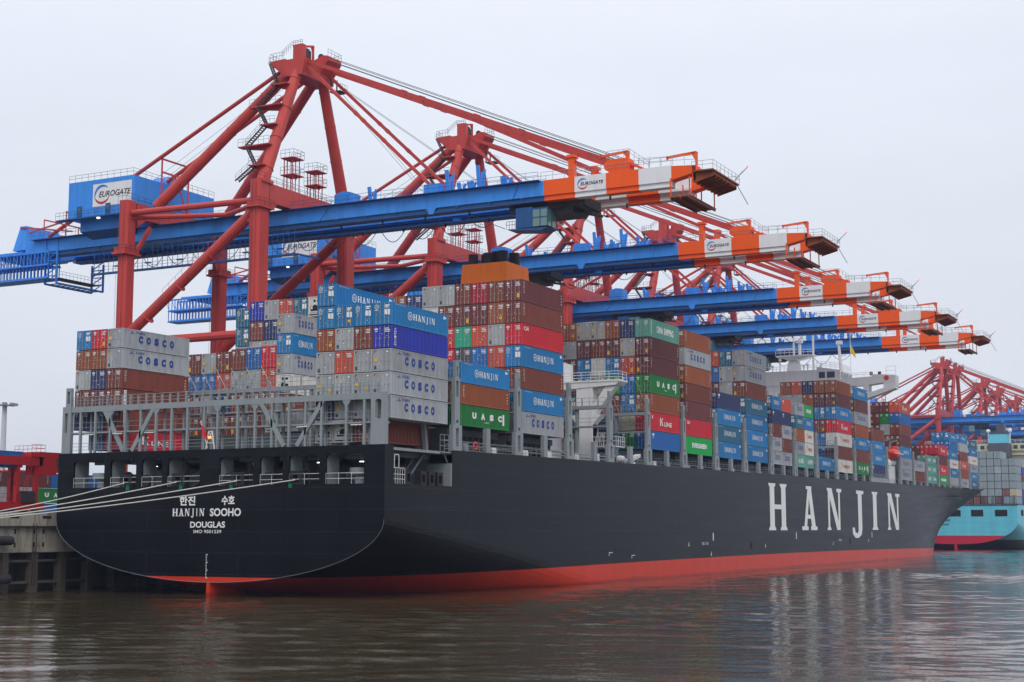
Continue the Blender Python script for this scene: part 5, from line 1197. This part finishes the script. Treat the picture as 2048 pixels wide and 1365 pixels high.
# ================================================================== QUAY YARD
for i, (code, x, z, lab) in enumerate((('P', 43.2, 14.45, 'brown container topmost on the quay stack behind the red straddle carrier'), ('b', 68.0, 14.45, 'plain blue container topmost on the quay stack beside the ship stern'), ('m', 55.6, 14.45, 'maroon container on the quay stack, right next to the blue one'),
                                      ('c', 51.4, 11.83, 'grey container low on the quay stack behind the straddle carrier legs'), ('u', 63.8, 11.83, 'dark green white lettered container on the quay under the blue one'), ('p', 63.8, 9.2, 'blue container at ground level on the quay under the green one'), ('n', 51.4, 9.2, 'rust brown container at ground level behind the straddle carrier'))):
    container(code, x, 88, z, 12.16, 2.6, lab, nside=code not in 'c', group='containers stacked on the quay')
def straddle(loc, label, s=1.0):
    t = thing('straddle_carrier', loc, label, 'straddle carrier', 'straddle carriers on the quay')
    # local frame: x along its length, y across
    for x in (-3.6, 0.2, 3.4):
        for y in (-2.2, 2.2):
            b = MB(); b.box(x-.25, x+.25, y-.3, y+.3, 1.0, 6.4); b.build('leg', 'carrier_red', t)
    for y in (-2.2, 2.2):
        b = MB(); b.box(-5.6, 4.6, y-.5, y+.5, .55, 1.5); b.build('wheel_beam', 'carrier_red', t)
        b = MB(); b.box(-6.0, 4.2, y-.4, y+.4, 6.2, 7.3); b.build('top_beam', 'carrier_red', t)
        for x in (-4.6, -2.2, 1.6, 3.6):
            b = MB(); b.lathe((x, y-.25, .55), [(.2, 0), (.55, .03), (.55, .47), (.2, .5)], 'y', 14); b.build('wheel', 'fender_rubber', t)
    b = MB(); b.box(3.6, 6.6, -2.6, -.2, 5.0, 8.0); b.box(6.6, 8.6, -2.6, -.6, 7.2, 8.0); b.hexa([(6.6, -2.6, 5.3), (8.8, -2.6, 5.9), (8.8, -.6, 5.9), (6.6, -.6, 5.3), (6.6, -2.6, 6.0), (8.8, -2.6, 6.2), (8.8, -.6, 6.2), (6.6, -.6, 6.0)]); b.box(6.6, 8.5, -.75, -.6, 6.0, 7.2); b.box(2.0, 4.4, -2.7, 2.7, 7.3, 7.9); b.build('engine_platform', 'carrier_red', t)
    b = MB(); b.box(6.65, 8.55, -2.5, -.8, 6.05, 7.3); b.build('cab', 'window_glass', t)
    b = MB(); b.box(7.0, 8.4, -2.56, -2.5, 6.5, 7.15); b.build('windscreen', 'cab_glass', t)
    b = MB(); b.rail([(2.1, -2.7, 7.9), (4.4, -2.7, 7.9), (4.4, 2.7, 7.9)], 1.0, .8, .03); b.path([(2.0, -2.75, 7.4), (.4, -2.75, 1.4)], .05); b.path([(2.5, -2.75, 7.4), (.9, -2.75, 1.4)], .05)
    for k in range(16): u = k/16; b.tube((2.0-1.6*u, -2.75, 7.4-6*u), (2.5-1.6*u, -2.75, 7.4-6*u), .03, 4)
    b.rail([(-5.5, -2.75, 1.5), (.4, -2.75, 1.5)], 1.0, 1.4, .03)
    b.build('ladder', 'carrier_red', t)
    b = MB(); b.box(.4, 2.8, -2.9, -2.5, 1.5, 2.9); b.build('engine_block', 'cable_dark', t)
    b = MB()
    for x in (-3.4, .4): b.path([(x, -2.3, 6.2), (x-3.2, -2.3, 3.4)], .05); b.path([(x-3.2, -2.3, 6.2), (x, -2.3, 3.4)], .04)
    b.build('hoist_chain', 'cable_dark', t)
    return t
straddle((10.4, 38.5, QZ), 'red straddle carrier with glazed cab holding a blue container on the quay')
straddle((72, 106, QZ+1.0), 'second red straddle carrier, only its top showing behind the quay containers')
container('b', 0.5, 38.5, QZ+5.95, 12.0, 2.1, 'blue container hoisted in the frame of the red straddle carrier', nside=False, group='containers on the quay')
mast = thing('light_mast', (88.3, 120, QZ), 'tall grey light mast with a ring of floodlights at the far left', 'light mast')
b = MB(); b.tube((0, 0, 0), (0, 0, 22.6), .75, 10, .45); b.build('pole', 'mast_grey', mast)
b = MB(); b.lathe((0, 0, 22.4), [(.3, 0), (1.6, .1), (1.6, .3), (.3, .4)], 'z', 14); b.build('lamp_ring', 'mast_grey', mast)
for k in range(8):
    a = k*math.pi/4; b = MB(); b.box(2.0*math.cos(a)-.45, 2.0*math.cos(a)+.45, 2.0*math.sin(a)-.3, 2.0*math.sin(a)+.3, 22.5, 23.0); b.build('floodlight', 'rail_grey', mast)

# ================================================================== SHIP MOORED AHEAD
AX = 420; AO = (AX, 0, 0)
far = thing('container_ship', AO, 'pale blue container ship moored ahead, seen stern on beyond the dark bow', 'container ship')
YA0, YA1 = -21.3, 21.7; YC = (YA0+YA1)/2; HW = (YA1-YA0)/2
def a_pts(k):
    z0, zk = 9.5-.11*k, 1.8-.28*k; P = [(HW, 15.4), (HW, (15.4+z0)/2)]
    for i in range(19):
        a = math.pi/2*i/18; P.append((HW*math.cos(a)**.8, z0-(z0-zk)*math.sin(a)**1.15))
    return P
h_ = MB()
secs = [(AX+k, a_pts(k)) for k in (0, 6, 14, 24, 36, 50, 70)]+[(AX+300, a_pts(70))]
n = len(secs[0][1])
for sgn in (1, -1):
    vs = [(x, YC+sgn*y, z) for x, p in secs for y, z in p]; fs = []
    for i in range(len(secs)-1):
        for j in range(n-1): f = (i*n+j, i*n+j+1, (i+1)*n+j+1, (i+1)*n+j); fs.append(f if sgn < 0 else f[::-1])
    h_.add(vs, fs)
tp = a_pts(0); h_.add([(AX, YC+y, z) for y, z in tp]+[(AX, YC-y, z) for y, z in tp[::-1][1:]], [tuple(range(2*len(tp)-1))])
h_.box(AX, AX+300, YA0+.1, YA1-.1, 15.2, 15.38)
fh = h_.off(AO).build('hull', 'far_hull_paint', far)
# the dark underside is paint below the boot line; the transom foot is red
b = MB(); tp = [(y, z) for y, z in a_pts(0)[2:] if z <= 5.0]; zt = max(z for y, z in tp)
b.add([(AX-.05, YC+y, z) for y, z in tp]+[(AX-.05, YC-y, z) for y, z in tp[::-1][1:]], [tuple(range(2*len(tp)-1))]); b.box(AX-.1, AX+9, YC-.4, YC+.4, -2, 2.2); b.off(AO).build('rudder_post', 'far_red', far)
for y0 in (15.5, 8.0, .2, -7.6, -15.8):
    b = MB(); b.box(AX-.06, AX+.2, y0-2.1, y0+2.1, 11.6, 13.9); o = b.off(AO).build('mooring_port', 'dark_gap', fh)
for x in (AX+8, AX+18, AX+30):
    b = MB(); b.box(x, x+5, YA0-.06, YA0+.1, 11.8, 13.9); b.off(AO).build('mooring_port', 'dark_gap', fh)
sg = Sign((AX-.08, 0, 0), (0, -1, 0), (0, 0, 1)); sg.text('MAERSK', -8.2, -1.6, 9.9, 10.7, bold=.02); sg.text('KOBENHAVN', -7.2, -2.4, 8.5, 9.1, bold=.02); sg.b.off(AO).build('lettering', 'letter_black', fh)
b = MB(); b.box(AX+2, AX+10, YA0+1, YA1-1, 15.4, 16.0)
for k in range(12): b.box(AX+1, AX+2, YA0+1+k*3.6, YA0+1.25+k*3.6, 15.9, 19)
b.off(AO).build('lashing_bridge', 'ship_grey_dark', far)
# accommodation, funnel, lamps
b = MB(); b.box(AX+56, AX+70, YC-19, YC+19, 15, 37.3); b.box(AX+55, AX+71, YC-21.3, YC+21.3, 37.3, 40.2); b.box(AX+54.5, AX+56, YC-21.3, YC+21.3, 35.6, 36.1); b.box(AX+54.8, AX+56, YC-21.3, YC+21.3, 31.6, 32.0)
b.rail([(AX+55, YC+21.3, 40.2), (AX+55, YC-21.3, 40.2)], 1.4, 2.0, .08)
ah = b.off(AO).build('accommodation', 'far_cream', far)
for k in range(16):
    y = YC-19+k*2.5; b = MB(); b.box(AX+54.9, AX+55.1, y, y+1.5, 38.0, 39.4); b.off(AO).build('window', 'window_glass', ah)
b = MB(); b.hexa([(AX+47, -11.4, 36.9), (AX+55, -11.4, 36.9), (AX+55, -4.3, 36.9), (AX+47, -4.3, 36.9), (AX+47.5, -11.0, 43.4), (AX+54, -11.0, 43.4), (AX+54, -4.7, 43.4), (AX+47.5, -4.7, 43.4)]); fu = b.off(AO).build('funnel', 'ice_blue', far)
b = MB(); b.box(AX+47.4, AX+54.2, -11.1, -4.6, 43.4, 44.2); b.box(AX+49, AX+53, -10.0, -7.0, 44.2, 47.2); b.off(AO).build('funnel_top', 'charcoal_paint', fu)
b = MB(); b.box(AX+46.8, AX+55.2, -11.6, -4.1, 34.5, 39.9); b.off(AO).build('funnel_base', 'charcoal_paint', fu)
for y in (-3.9, -11.9):
    b = MB(); b.tube((AX+50, y, 40), (AX+50, y, 44.2), .22, 8); b.lathe((AX+50, y, 44.0), [(.1, 0), (.7, .3), (.8, .8), (.6, 1.3), (.1, 1.5)], 'z', 10); b.off(AO).build('ventilator', 'crane_white', far)
for y in (0.0, -5.6):
    b = MB(); b.lathe((AX+46, y, 36.2), [(.1, -.5), (.42, -.3), (.42, .3), (.1, .5)], 'y', 8); b.off(AO).build('deck_lamp', 'lamp_amber', far)
# its deck cargo: too many and too small to tell apart one by one
rnd = random.Random(11); cs = RB; ms = REST_M
top = {0: 6, 1: 6, 2: 7, 3: 7, 4: 7, 5: 7, 6: 8, 7: 8, 8: 8, 9: 8, 10: 7, 11: 7}
for r in range(17):
    for t in range(top.get(r, 7)):
        y = YA0+.3+r*2.5; z = 16.0+t*2.66
        m = 0 if rnd.random() < .84 else rnd.randrange(1, 8)
        if t < 2 and rnd.random() < .4: m = rnd.choice((3, 6, 5))
        if t == 0 and 3 < r < 12: m = 3
        cs.box(AX+2.5, AX+14.6, y+.08, y+2.40, z+.06, z+2.58, m)
        for j in range(2):
            cs.box(AX+2.44, AX+2.5, y+.12+j*1.15, y+1.2+j*1.15, z+.14, z+2.5, m)
            for q_ in (.35, .8): cs.box(AX+2.40, AX+2.44, y+.12+j*1.15+q_-.03, y+.12+j*1.15+q_+.03, z+.1, z+2.55, 7)
        if r == 0:
            for j in range(1, 4): cs.box(AX+2.5+14.3*j, AX+14.6+14.3*j, y+.04, y+2.44, z+.03, z+2.63, rnd.choice((0, 0, 1, 2, 3, 7)))
o = cs.build('container_stack', ms, None, (AX, 0, 16)); struct(o, 'stuff'); o['label'] = 'remaining containers, mostly the grey stacks on the pale blue ship'; o['category'] = 'shipping containers'
# thin mist between the near and the far cranes
hz = bpy.data.materials.new('mist'); hz.use_nodes = True; t = hz.node_tree
for n_ in list(t.nodes):
    if n_.type == 'BSDF_PRINCIPLED': t.nodes.remove(n_)
pv = N(t, 'ShaderNodeVolumePrincipled'); pv.inputs['Color'].default_value = (.52, .60, .88, 1); pv.inputs['Density'].default_value = 0.00012
t.links.new(pv.outputs[0], t.nodes['Material Output'].inputs['Volume']); M['mist'] = hz
HAZE = True
if HAZE:
    b = MB(); b.box(-400, 3900, -3700, 4300, -6, 110); o = b.build('haze', 'mist'); struct(o, 'stuff')
